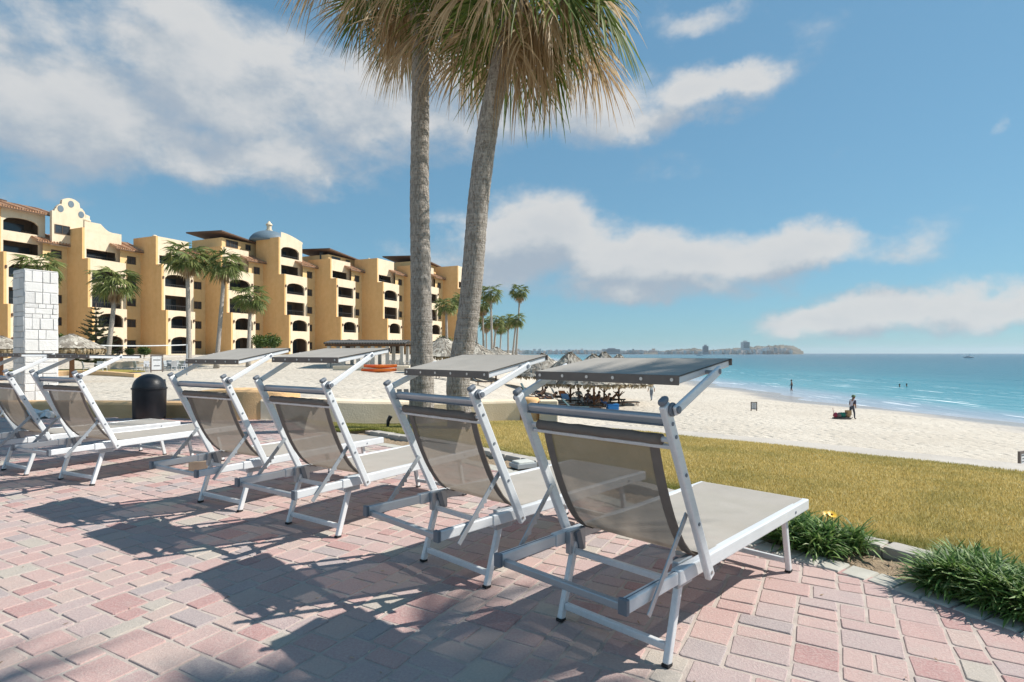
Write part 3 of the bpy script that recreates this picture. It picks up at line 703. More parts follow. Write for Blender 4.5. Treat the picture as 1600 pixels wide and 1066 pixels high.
# ---- smaller palms for the middle distance
def mid_crown(seed, ng, L, detail=3):
    rg = random.Random(seed); V, Fc, Rn = [], [], []
    for k in range(ng):
        az = k*2.39996; el = 80-105*(k/ng)**.8+rg.uniform(-8, 8)
        lb = fan_frond(rg, L*rg.uniform(.85, 1.1), el, L*.95*rg.uniform(.8, 1.1), 15, False, detail, az, 105, .06, 1.15)
        b0 = len(V); V += lb.v; Rn += lb.r; Fc += [tuple(i+b0 for i in f) for f in lb.f]
    me = bpy.data.meshes.new('crown'); me.from_pydata(V, [], Fc); me.materials.append(M['frond_mid']); rnd_attr(me, Rn); return me
def mid_skirt(seed, n, L):
    rg = random.Random(seed); V, Fc, Rn = [], [], []
    for k in range(n):
        lb = fan_frond(rg, L*rg.uniform(.7, 1.05), rg.uniform(-75, -25), L*.6, 11, True, 3, k*2.39996+.7, 100, .055)
        b0 = len(V); V += lb.v; Rn += lb.r; Fc += [tuple(i+b0 for i in f) for f in lb.f]
    me = bpy.data.meshes.new('dry_skirt'); me.from_pydata(V, [], Fc); me.materials.append(M['frond_dry']); rnd_attr(me, Rn); return me
CR = [mid_crown(s, 30, 1.15) for s in (1, 2, 3)]; SK = [mid_skirt(s, 13, 1.1) for s in (4, 5)]
def mid_palm(px, D, ycrown, cr, lean, label, group, k, dry=1.0, ybase=None):
    x = (px-800)/880.8*D; z0 = H(x, D) if ybase is None else ZY(ybase, D); hgt_ = ZY(ycrown, D)-z0
    root = thing('palm_tree', label, 'palm tree', (x, D, z0-.05), 0, group)
    lx = lean/880.8*D
    link('trunk', trunk_mesh('trunk', [(-lx, 0, 0), (-lx*.55, 0, hgt_*.4), (-lx*.15, 0, hgt_*.75), (0, 0, hgt_)], .17*cr/2+.05, .10*cr/2+.05, 9, 14, k), root)
    s = cr/1.85
    link('crown', CR[k % 3], root, (0, 0, hgt_), (0, 0, k*1.3), (s, s, s)); link('dry_skirt', SK[k % 2], root, (0, 0, hgt_-.1), (0, 0, k), (s*dry, s*dry, s*dry))
    return root
HP = 'palms before the hotel'
mid_palm(62, 58, 418, 2.5, 2, 'palm tree behind the white stone pillar', HP, 1)
mid_palm(180, 55, 440, 2.4, 14, 'bent palm beside the conifer in front of the hotel', HP, 2)
mid_palm(293, 58, 402, 2.5, -3, 'tall palm standing straight before the hotel between its bays', HP, 3)
mid_palm(350, 60, 412, 2.4, 12, 'palm with gently leaning trunk beside the tall straight palm', HP, 4)
mid_palm(391, 62, 464, 2.2, 3, 'short palm next to the round green shrubs at the hotel', HP, 5)
mid_palm(697, 78, 477, 1.9, -2, 'small palm seen between the twin trunks', HP, 6, .8)
mid_palm(722, 84, 470, 2.0, 0, 'palm half hidden by the leaning trunk before the last hotel bay', HP, 7, .8)
BPG = 'tall palms beyond the hotel along the beach'
for i, (px, yc, D, cr, lean) in enumerate([(754, 476, 120, 2.5, -2), (767, 458, 112, 2.7, -2), (775, 502, 118, 2.3, 4), (812, 455, 125, 2.5, 6), (794, 503, 122, 2.1, 0), (806, 499, 116, 2.3, 5), (760, 505, 140, 2.4, 0), (745, 492, 138, 2.6, 0), (783, 512, 150, 2.3, 2)]):
    mid_palm(px, D, yc, cr, lean, ['palm of the beach group touching the leaning palm trunk', 'high palm with wide crown at the hotel end of the beach group', 'palm with full yellowed crown below the high wide palm', 'tallest palm of the beach group, standing alone against the sky', 'small palm of the pair under the tallest palm', 'larger palm of the pair under the tallest palm', 'low palm half hidden behind the high wide palm', 'far palm behind the leaning palm trunk', 'lowest palm between the yellowed palm and the pair'][i], BPG, i, .9 if i % 3 else 1.2, 556)
# ---- shrubs
def shrub_mesh(seed, n, r, size, mat):
    rg = random.Random(seed); lb = LB()
    lobes = [(Vector((rg.uniform(-.45, .45), rg.uniform(-.45, .45), rg.uniform(.35, .75))), rg.uniform(.35, .6)) for _ in range(9)]
    for k in range(n):
        c, rad = rg.choice(lobes); d = Vector((rg.gauss(0, 1), rg.gauss(0, 1), rg.gauss(0, 1))); d.normalize(); p = c+d*rad*rg.uniform(.65, 1.02)
        if p.z < .02: continue
        g_ = Vector((rg.gauss(0, 1), rg.gauss(0, 1), rg.gauss(0, .7)+.4)); g_.normalize(); sd = g_.cross(d); sd.normalize()
        lb.ribbon([p*r, p*r+g_*size*.5, p*r+g_*size], [size*.12, size*.3, size*.05], sd, min(1, max(0, rg.random()*.7+.3*(p.z-.3))))
    return lb.mesh('foliage', mat)
SH = [shrub_mesh(s, 1500, 1.0, .15, M['shrub_leaf']) for s in (1, 2)]
simple('twig', (.16, .11, .07), .9)
def shrub(px, D, ybase, ytop, label, k, wide=1.0):
    x = (px-800)/880.8*D; z0 = ZY(ybase, D); h_ = (ZY(ytop, D)-z0)/1.25
    root = thing('shrub', label, 'shrub', (x, D, z0), k, 'shrubs at the hotel'); link('foliage', SH[k % 2], root, scale=(h_*wide, h_*wide, h_))
    MB().tube([(0, 0, -.3), (.05, 0, h_*.3), (.02, .04, h_*.6)], [.07, .05, .02], 6).build('stem', M['twig'], root)
shrub(410, 66, 545, 522, 'light green round shrub at the foot of the hotel wall', 0); shrub(425, 67, 545, 520, 'darker round shrub close against the hotel wall', 1)
shrub(88, 60, 548, 518, 'green shrub partly behind the white stone pillar', 1); shrub(697, 82, 546, 524, 'dense shrub below the last hotel bay', 0)
shrub(205, 60, 556, 543, 'low shrub beside the hotel terrace wall', 0); shrub(225, 61, 556, 540, 'small dark shrub under a hotel window', 1)
# ---- conifer with tiers of flat branches
x, D = (150-800)/880.8*57, 57; z0 = H(x, D); hh_ = ZY(474, D)-z0
root = thing('norfolk_pine', 'slender conifer with tiers of flat branches before the hotel', 'conifer', (x, D, z0))
rg = random.Random(8); MB().tube([(0, 0, -.2), (0, 0, hh_*.5), (0, 0, hh_)], [.16, .09, .02], 8).build('trunk', M['twig'], root, True)
lb = LB(); nt_ = 13
for k in range(nt_):
    z = hh_*(.12+.86*k/nt_); rad = 2.3*(1-k/nt_)**.85+.15; nb_ = 7
    for j in range(nb_):
        a = j*6.283/nb_+k*.5; d = Vector((math.cos(a), math.sin(a), 0)); sd = d.cross(Vector((0, 0, 1)))
        for q in range(11):
            f = (q+1)/11; c = Vector((0, 0, z))+d*rad*f+Vector((0, 0, .28*rad*f*f-.05))
            for s_ in (-1, 1):
                ln = .42*rad*(1-.6*f)*rg.uniform(.7, 1.1); e = c+(sd*s_*.9+d*.6)*ln*.8+Vector((0, 0, rg.uniform(-.05, .12)))
                lb.ribbon([c, (c+e)/2, e], [.05, .06, .02], Vector((d.x*.3, d.y*.3, .8)), rg.random())
        lb.ribbon([Vector((0, 0, z)), Vector((0, 0, z))+d*rad*.5+Vector((0, 0, .07*rad)), Vector((0, 0, z))+d*rad+Vector((0, 0, .26*rad))], [.04, .035, .03], sd, .3)
link('crown', lb.mesh('crown', M['pine_leaf']), root)
# ---- strappy flowering plants in the bed
m, t = newmat('yellow_petal'); setp(t, (.85, .50, .01), .5)
simple('flower_eye', (.35, .14, .01), .7)
Ls = np.linspace(0, EL, 400); BC = offset_poly(E0, .36)
def bed_at(px):      # place on the bed's centre line seen at photo column px
    k = int(np.argmin(np.abs(BC[:, 0]/np.maximum(BC[:, 1], .1)-(px-800)/880.8)+(BC[:, 1] < .5)*9)); return k
def gazania(label, ka, kb, n, seed, hgt_=.16, flowers=(), wide=.15):
    rg = random.Random(seed); mid = BC[(ka+kb)//2]; root = thing('gazania_plant', label, 'plant', (mid[0], mid[1], -.01), 0, 'plants in the bed along the terrace')
    lb = LB(); lo, hi = min(ka, kb), max(ka, kb)
    tufts = []
    for q in range(max(3, int((hi-lo)*.9))):
        k = rg.uniform(lo, hi); i = int(k); nrm = BC[min(i+1, 399)]-BC[max(i-1, 0)]; nrm = np.array([nrm[1], -nrm[0]])/np.linalg.norm(nrm)
        c = BC[i]+nrm*rg.uniform(-wide, wide*.9); tufts.append(Vector((c[0]-mid[0], c[1]-mid[1], 0)))
    for q in range(n):
        c = rg.choice(tufts)+Vector((rg.gauss(0, .03), rg.gauss(0, .03), rg.uniform(0, .05))); a = rg.uniform(0, 6.283); d = Vector((math.cos(a), math.sin(a), 0)); sd = d.cross(Vector((0, 0, 1)))
        ln = rg.uniform(.11, .23)*hgt_/.16; e = R(rg.uniform(28, 88)); p = c.copy(); P_ = [p.copy()]; w0 = rg.uniform(.0032, .0068)
        for k in range(5):
            p = p+(d*math.cos(e)+Vector((0, 0, 1))*math.sin(e))*ln/5; e -= R(rg.uniform(6, 22)); P_.append(p.copy())
        sv = (sd+Vector((0, 0, rg.uniform(-.5, .5)))).normalized()
        lb.ribbon(P_, [w0*.55, w0*.7, w0*.95, w0*1.1, w0*.85, w0*.1], sv, rg.random()**1.2)
    link('foliage', lb.mesh('foliage', M['plant_leaf']), root)
    for (fx, fy, fz) in flowers:
        b = MB(); c = Vector((fx-mid[0], fy-mid[1], fz)); b.tube([(c.x, c.y, .02), (c.x+.005, c.y, fz*.6), tuple(c)], .0025, 6); b.build('flower_stalk', M['shrub_leaf'], root)
        b = MB(); tilt = Matrix.Rotation(R(35), 3, 'X')
        for k in range(14):
            a = k*6.283/14; d = tilt @ Vector((math.cos(a), math.sin(a), .25)); s_ = tilt @ Vector((-math.sin(a), math.cos(a), 0))
            b.add([c, c+d*.018+s_*.006, c+d*.034, c+d*.018-s_*.006], [(0, 1, 2, 3)])
        fl = b.build('flower', M['yellow_petal'], root); MB().lathe([(.002, -.004), (.009, .002), (.006, .007), (.001, .009)], 10, tuple(c)).build('flower_eye', M['flower_eye'], fl)
k1a, k1b, k2a, k2b = bed_at(1205), bed_at(1325), bed_at(1462), bed_at(1680)
ctr1 = BC[bed_at(1302)]
gazania('clump of strappy dark green leaves with a yellow flower by the lounger foot', k1a, k1b, 2600, 3, .165, [(ctr1[0]+.08, ctr1[1]+.16, .19), (ctr1[0]+.055, ctr1[1]+.17, .185)])
gazania('broad mass of strappy green leaves spilling over the border stones', k2a, k2b, 6500, 4, .168, (), .19)
gazania('small clump of leaves in the bed under the second lounger foot', bed_at(1085), bed_at(1130), 260, 5, .14)
gazania('leafy clump in the bed past the third lounger foot', bed_at(880), bed_at(940), 260, 6, .13)
# a few dry sprigs and bits on the soil
rg = random.Random(17); lb = LB()
for k in range(120):
    i = rg.randint(k1a-60, k1b+70) if k1a < k1b else rg.randint(k2b, k1b); i = max(20, min(330, i)); p = Vector((BC[i][0]+rg.uniform(-.14, .14), BC[i][1]+rg.uniform(-.1, .1), .004)); a = rg.uniform(0, 6.28); d = Vector((math.cos(a), math.sin(a), rg.uniform(0, .5)))
    lb.ribbon([p, p+d*.02, p+d*.035], [.002, .003, .0005], Vector((-d.y, d.x, .2)), rg.random())
tag(link('leaf_litter', lb.mesh('leaf_litter', M['frond_dry'])), 'dry leaf scraps lying on the soil of the bed', 'litter', kind='stuff')
lb = LB()
for k in range(170):
    p = Vector((rg.uniform(-6, 2.2), rg.uniform(2.0, 7), .003))
    if not inside(p.x, p.y)[0]: continue
    a = rg.uniform(0, 6.28); d = Vector((math.cos(a), math.sin(a), rg.uniform(0, .3))); L = rg.uniform(.008, .03)
    lb.ribbon([p, p+d*L*.5, p+d*L], [.002, .0035, .0006], Vector((-d.y, d.x, .1)), rg.random())
tag(link('leaf_litter', lb.mesh('leaf_litter', M['frond_dry'])), 'dry leaf scraps and grass bits scattered on the paving', 'litter', kind='stuff')
# ---- low stucco wall behind the lawn
def stucco(name, ca, cb, sc_=7):
    m, t = newmat(name); P = t.node('ShaderNodeNewGeometry').outputs['Position']; n = t.noise(P, 1.6, 6, .65); n2 = t.noise(P, sc_*6, 4, .65); n3 = t.noise(P, .5, 4, .6)
    c = t.ramp(n, [(.3, ca), (.7, cb)]); c = t.mix(t.mapr(n3, .5, .75, 0, .3), c, t.mix(1, c, (.85, .82, .78), 'MULTIPLY'))
    stn = t.noise(t.vmath('MULTIPLY', P, (1.3, 1.3, .12)), 1, 5, .7); c = t.mix(t.mapr(stn, .5, .78, 0, .42), c, t.mix(1, c, (.74, .70, .66), 'MULTIPLY'))
    setp(t, c, .92, normal=t.bump(t.math('ADD', n2, n), .45, .02), spec=.2); return m
stucco('stucco_cream', (.76, .64, .48), (.84, .72, .56)); stucco('stucco_ochre', (.70, .44, .22), (.78, .52, .29))
def low_wall(name, label, pts, th, hs, mat, capm=None, n=60, cap=0.05):
    P_, L = resample(pts, n); tg2 = np.gradient(P_, axis=0); tg2 /= np.linalg.norm(tg2, axis=1)[:, None]; nm = np.stack([tg2[:, 1], -tg2[:, 0]], 1)
    hh = np.interp(np.linspace(0, 1, n), np.linspace(0, 1, len(hs)), hs); zb = -.75
    root = thing(name, label, 'wall')
    rows = []
    for i in range(n):
        h_ = hh[i]; w2 = th/2; sec = [(-w2, zb), (-w2, h_-.06), (-w2+.02, h_-.02), (-w2+.06, h_), (w2-.06, h_), (w2-.02, h_-.02), (w2, h_-.06), (w2, zb)]
        rows.append([(P_[i, 0]+nm[i, 0]*d, P_[i, 1]+nm[i, 1]*d, z) for d, z in sec])
    b = MB(); b.strip(rows); k = len(rows[0]); b.f.append(tuple(range(k-1, -1, -1))); b.f.append(tuple(range((n-1)*k, n*k))); b.mi += [0, 0]
    b.build('wall_body', mat, root, False); return root
low_wall('garden_wall', 'long low cream stucco wall between the lawn and the sand', [(-4.75, 10.75), (-3.7, 11.0), (-2.4, 11.42), (-1.0, 11.88), (-.2, 12.12), (.12, 12.2)], .42, [.40, .36, .30, .26, .24, .24], M['stucco_cream'])
low_wall('garden_wall', 'rounded tan stucco wall block beside the black litter bin', [(-6.05, 10.95), (-5.6, 10.75), (-5.1, 10.7), (-4.6, 10.9), (-4.35, 11.2)], .50, [.50, .56, .58, .56, .50], M['stucco_ochre'])
low_wall('garden_wall', 'low ochre wall running from the litter bin towards the white pillar', [(-14.5, 11.9), (-11.5, 11.75), (-8.5, 11.5), (-7.2, 11.35), (-6.1, 11.2)], .36, [.24, .25, .26, .27, .28], M['stucco_ochre'])
b = MB(); b.lathe([(.24, -.7), (.24, .0), (.235, .24), (.21, .275), (.15, .285)], 20, (.36, 12.2, 0)); tag(b.build('wall_pier', M['stucco_ochre'], smooth=True), 'round ochre pier ending the cream garden wall', 'pier')
b = MB(); b.b2(.58, .98, 11.95, 12.32, -.7, .235); tag(bevel(b.build('wall_pier', M['stucco_cream']), .03), 'square cream block past the round ochre pier', 'pier')
# ---- white stone pillar
m, t = newmat('white_stone'); rn = t.node('ShaderNodeObjectInfo').outputs['Random']; P = t.node('ShaderNodeNewGeometry').outputs['Position']
c = t.ramp(rn, [(0, (.66, .655, .64)), (.5, (.73, .72, .71)), (1, (.58, .575, .57))]); n = t.noise(P, 9, 5, .65)
setp(t, t.mix(t.mapr(n, .35, .7, 0, .3), c, (.60, .59, .58)), .75, normal=t.bump(t.math('ADD', n, t.noise(P, 45, 4, .6)), .6, .02))
root = thing('stone_pillar', 'tall square pillar clad in rough white stone blocks', 'pillar', (-10.98, 13.0, -.5), R(58))
PW, PHt = .62, 3.60
b = MB(); b.b2(-PW/2+.03, PW/2-.03, -PW/2+.03, PW/2-.03, -.3, PHt-.02); simple('grey_mortar', (.60, .59, .58), .95); b.build('core', M['grey_mortar'], root)
def stone_mesh(seed):
    r = random.Random(seed); vs = []
    for k, z in ((.5, -.5), (.5, .36), (.45, .5)):
        for x, y in ((-1, -1), (1, -1), (1, 1), (-1, 1)): vs.append((x*k*(1+r.uniform(-.03, .0)), y*k*(1+r.uniform(-.03, 0)), z+(r.uniform(-.07, .07) if z > 0 else 0)))
    return MB().add(vs, [(i*4+j, i*4+(j+1) % 4, (i+1)*4+(j+1) % 4, (i+1)*4+j) for i in range(2) for j in range(4)]+[(8, 9, 10, 11)]).mesh('stone', M['white_stone'])
SM = [stone_mesh(s) for s in range(6)]; rg = random.Random(2)
for face in range(4):
    rz = face*math.pi/2; z = 0.0
    while z < PHt-.05:
        hrow = min(rg.choice((.10, .13, .17, .22, .26)), PHt-z); x = -PW/2
        if PHt-z-hrow < .06: hrow = PHt-z
        while x < PW/2-.01:
            wst = rg.choice((.14, .19, .25, .33)); wst = min(wst, PW/2-x)
            if PW/2-x-wst < .08: wst = PW/2-x
            q = Matrix.Rotation(rz, 3, 'Z') @ Vector((x+wst/2, -PW/2+.016, 0))
            o = link('stone', SM[rg.randrange(6)], root, (q.x, q.y, z+hrow/2), Euler((R(90), 0, rz)), (wst-.004, hrow-.004, .05+rg.uniform(0, .018)))
            x += wst
        z += hrow
tp_ = MB().b2(-PW/2-.004, PW/2+.004, -PW/2-.004, PW/2+.004, PHt+.001, PHt+.03).build('capstone', M['white_stone'], root); bevel(tp_, .01)
for k, (dx, dy, s_) in enumerate([(.36, -.12, .16), (.50, .05, .13), (.42, -.30, .11), (.60, -.15, .10), (.34, .16, .12)]):
    o = link('loose_stone', SM[k], None, (-9.5+dx, 10.9+dy, s_*.42), Euler((.2*k, .3, k)), (s_*1.3, s_, s_)); tag(o, 'loose white stone lying at the foot of the pillar', 'stone', 'loose stones at the pillar')
# ---- litter bin
simple('bin_black', (.012, .013, .017), .42, 0, .3, 4, .15, 30, .5)
def litter_bin(loc, s, label):
    root = thing('litter_bin', label, 'litter bin', loc, 0)
    b = MB(); b.lathe([(.285, 0), (.295, .02), (.305, .60), (.308, .615)], 36); b.build('barrel', M['bin_black'], root, True)
    b = MB(); b.lathe([(.308, .612), (.322, .614), (.324, .640), (.308, .646)], 36); b.build('rim', M['bin_black'], root, False)
    b = MB(); b.lathe([(.304, .642)]+[(.302*math.cos(a), .642+.285*math.sin(a)) for a in np.linspace(.05, 1.5, 14)], 36); d = b.build('dome_lid', M['bin_black'], root, True)
    MB().b2(-.15, .15, .270, .306, .70, .80).build('flap', M['grey_plastic'], d)
    root.scale = (s, s, s)
litter_bin((-6.85, 10.65, 0), .92, 'black domed litter bin on the terrace by the ochre wall')
litter_bin((-6.55, 11.75, -.45), .98, 'second dark bin standing behind the domed one')
# ---- small things by the loungers
simple('tan_block', (.45, .35, .25), .85, 0, .15, 8, .4, 50)
tag(bevel(MB().box((-3.30, 5.98, .06), (.21, .14, .12), Matrix.Rotation(R(12), 3, 'Z')).build('stone_block', M['tan_block']), .02), 'tan stone block lying on the paving under a lounger', 'block')
root = thing('garden_light', 'small garden spotlight on a stake in the grass before the twin palms', 'light', (-2.02, 9.15, -.14))
simple('dull_grey', (.33, .36, .38), .6)
bevel(MB().box((0, 0, .08), (.09, .09, .17)).build('junction_box', M['dull_grey'], root), .008); MB().tube([(0, 0, .16), (.01, 0, .28), (.05, 0, .36)], [.022, .03, .035], 10).build('lamp_head', M['bin_black'], root)
root = thing('irrigation_box', 'flat pale valve box cover set in the grass at the lawn edge', 'cover', (.12, 6.1, .035), R(30))
simple('pale_plastic', (.55, .56, .52), .7)
bevel(MB().box((0, 0, .025), (.20, .15, .04)).build('lid', M['pale_plastic'], root), .01); MB().box((0, 0, .0), (.24, .19, .045)).build('rim', M['dull_grey'], root)
# ================================================================== HOTEL
stucco('hotel_cream', (.70, .57, .41), (.77, .64, .48), 1); stucco('hotel_orange', (.72, .43, .18), (.78, .49, .23), 1); stucco('hotel_ochre', (.70, .475, .23), (.76, .54, .28), 1)
m, t = newmat('roof_tile'); co = t.node('ShaderNodeTexCoord').outputs['Object']; x_, y_, z_ = t.sep(co)
wv_ = t.math('SINE', t.math('MULTIPLY', x_, 22)); n = t.noise(co, 2.5, 5, .65)
setp(t, t.ramp(n, [(.25, (.36, .17, .09)), (.5, (.50, .28, .16)), (.75, (.58, .37, .24))]), .85, normal=t.bump(t.math('ADD', wv_, n), .8, .12))
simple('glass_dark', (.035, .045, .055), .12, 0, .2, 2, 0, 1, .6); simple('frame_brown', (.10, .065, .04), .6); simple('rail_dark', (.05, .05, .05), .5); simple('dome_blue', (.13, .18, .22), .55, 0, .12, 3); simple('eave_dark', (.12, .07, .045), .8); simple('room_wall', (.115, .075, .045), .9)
hotel = thing('hotel_building', 'long ochre and cream hotel of stepped bays with arched balconies', 'building')
TU = Vector((math.sin(R(24)), math.cos(R(24)), 0)); NU = Vector((TU.y, -TU.x, 0)); HROT = math.atan2(TU.y, TU.x); FLH = 3.0
def panel(b, x0, x1, z0, z1, n, ops, depth=.3, back=1.7, room=True):
    """wall sheet on the plane n with openings (ox0, ox1, oz0, oz1, rise); local y = -n"""
    Y = lambda q: -q
    xcur = x0
    for (a, c, e, f, rise) in sorted(ops):
        if a > xcur: b.add([(xcur, Y(n), z0), (a, Y(n), z0), (a, Y(n), z1), (xcur, Y(n), z1)], [(0, 1, 2, 3)])
        if e > z0: b.add([(a, Y(n), z0), (c, Y(n), z0), (c, Y(n), e), (a, Y(n), e)], [(0, 1, 2, 3)])
        K = 10 if rise else 1; cx, hw = (a+c)/2, (c-a)/2
        arc = [(a+(c-a)*k/K, f+(rise*math.sqrt(max(0, 1-((a+(c-a)*k/K-cx)/hw)**2)) if rise else 0)) for k in range(K+1)]
        for k in range(K):
            (xa, za), (xb, zb) = arc[k], arc[k+1]
            b.add([(xa, Y(n), za), (xb, Y(n), zb), (xb, Y(n), z1), (xa, Y(n), z1)], [(0, 1, 2, 3)])
            b.add([(xa, Y(n), za), (xa, Y(n-depth), za), (xb, Y(n-depth), zb), (xb, Y(n), zb)], [(0, 1, 2, 3)])
        b.add([(a, Y(n), e), (c, Y(n), e), (c, Y(n-depth), e), (a, Y(n-depth), e)], [(0, 1, 2, 3)])
        b.add([(a, Y(n), e), (a, Y(n-depth), e), (a, Y(n-depth), f), (a, Y(n), f)], [(0, 1, 2, 3)])
        b.add([(c, Y(n), e), (c, Y(n), f), (c, Y(n-depth), f), (c, Y(n-depth), e)], [(0, 1, 2, 3)])
        xcur = c
    if x1 > xcur: b.add([(xcur, Y(n), z0), (x1, Y(n), z0), (x1, Y(n), z1), (xcur, Y(n), z1)], [(0, 1, 2, 3)])
hc = [0]
def hpart(name, b, mat, O, parent=None):
    if parent is None: return b.build(name, mat, hotel, loc=O, rot=(0, 0, HROT))
    return b.build(name, mat, parent)
def window(O, x0, x1, z0, z1, n, mull=1):
    b = MB(); w_ = .07; y = -n
    for a in (x0, x1-w_): b.b2(a, a+w_, y-.03, y+.03, z0, z1)
    for z in (z0, z1-w_): b.b2(x0+w_, x1-w_, y-.028, y+.028, z, z+w_)
    for k in range(mull):
        xm = x0+(x1-x0)*(k+1)/(mull+1); b.b2(xm-.03, xm+.03, y-.026, y+.026, z0+w_, z1-w_)
    o = hpart('window', b, M['frame_brown'], O); hpart('pane', MB().b2(x0+.02, x1-.02, y+.031, y+.045, z0+.02, z1-.02), M['glass_dark'], O, o)
def railing(O, x0, x1, z0, z1, n):
    b = MB(); b.beam((x0, -n, z1), (x1, -n, z1), .05, .05); b.beam((x0, -n, z0+.1), (x1, -n, z0+.1), .03, .03)
    k = max(3, int((x1-x0)/.28))
    for i in range(k+1): x = x0+(x1-x0)*i/k; b.b2(x-.012, x+.012, -n-.012, -n+.012, z0, z1)
    hpart('railing', b, M['rail_dark'], O)
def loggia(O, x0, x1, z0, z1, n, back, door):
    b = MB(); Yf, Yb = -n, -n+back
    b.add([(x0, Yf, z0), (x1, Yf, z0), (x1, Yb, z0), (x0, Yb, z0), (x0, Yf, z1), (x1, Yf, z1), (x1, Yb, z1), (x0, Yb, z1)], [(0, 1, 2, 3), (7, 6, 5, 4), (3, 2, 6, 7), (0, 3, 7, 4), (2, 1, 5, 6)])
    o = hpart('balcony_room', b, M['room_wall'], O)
    dx0, dx1 = (x0+.3, x0+(x1-x0)*door)
    q = MB(); q.b2(dx0, dx1, Yb-.06, Yb-.02, z0+.03, z0+2.2); d = hpart('glass_door', q, M['glass_dark'], O, o)
def tile_roof(O, x0, x1, n0, z0, n1, z1):
    b = MB(); th = .14
    for (xa, xb) in ((x0, x1),):
        b.add([(xa, -n0, z0), (xb, -n0, z0), (xb, -n1, z1), (xa, -n1, z1), (xa, -n0, z0-th), (xb, -n0, z0-th), (xb, -n1, z1-th), (xa, -n1, z1-th)],
              [(0, 1, 2, 3), (7, 6, 5, 4), (0, 4, 5, 1), (1, 5, 6, 2), (2, 6, 7, 3), (3, 7, 4, 0)])
    o = hpart('tiled_roof', b, M['roof_tile'], O)
    b = MB(); k = int((x1-x0)/.33)
    L = math.hypot(n1-n0, z1-z0)
    for i in range(k):
        xc = x0+(i+.5)*(x1-x0)/k; b.tube([(xc, -n0-.05, z0+.02), (xc, -n1, z1+.02)], .10, 6)
    hpart('tile_row', b, M['roof_tile'], O, o)
    hpart('eave', MB().b2(x0+.02, x1-.02, -n0-.02, -n0+.1, z0-th-.14, z0-th-.004), M['eave_dark'], O, o)
def dome(O, x, n, z, r, lantern=True, hs=.62):
    b = MB(); b.lathe([(r*math.cos(a), r*hs*math.sin(a)) for a in np.linspace(0, 1.5, 12)], 28, (x, -n, z)); o = hpart('dome', b, M['dome_blue'], O)
    for p in o.data.polygons: p.use_smooth = True
    if lantern:
        b = MB(); b.lathe([(.55, 0), (.55, .25), (.38, .3), (.38, 1.0), (.55, 1.05), (.5, 1.2), (.2, 1.55), (.05, 1.75)], 12, (x, -n, z+r*hs-.1)); hpart('lantern', b, M['hotel_cream'], O, o)
B0 = 1.0
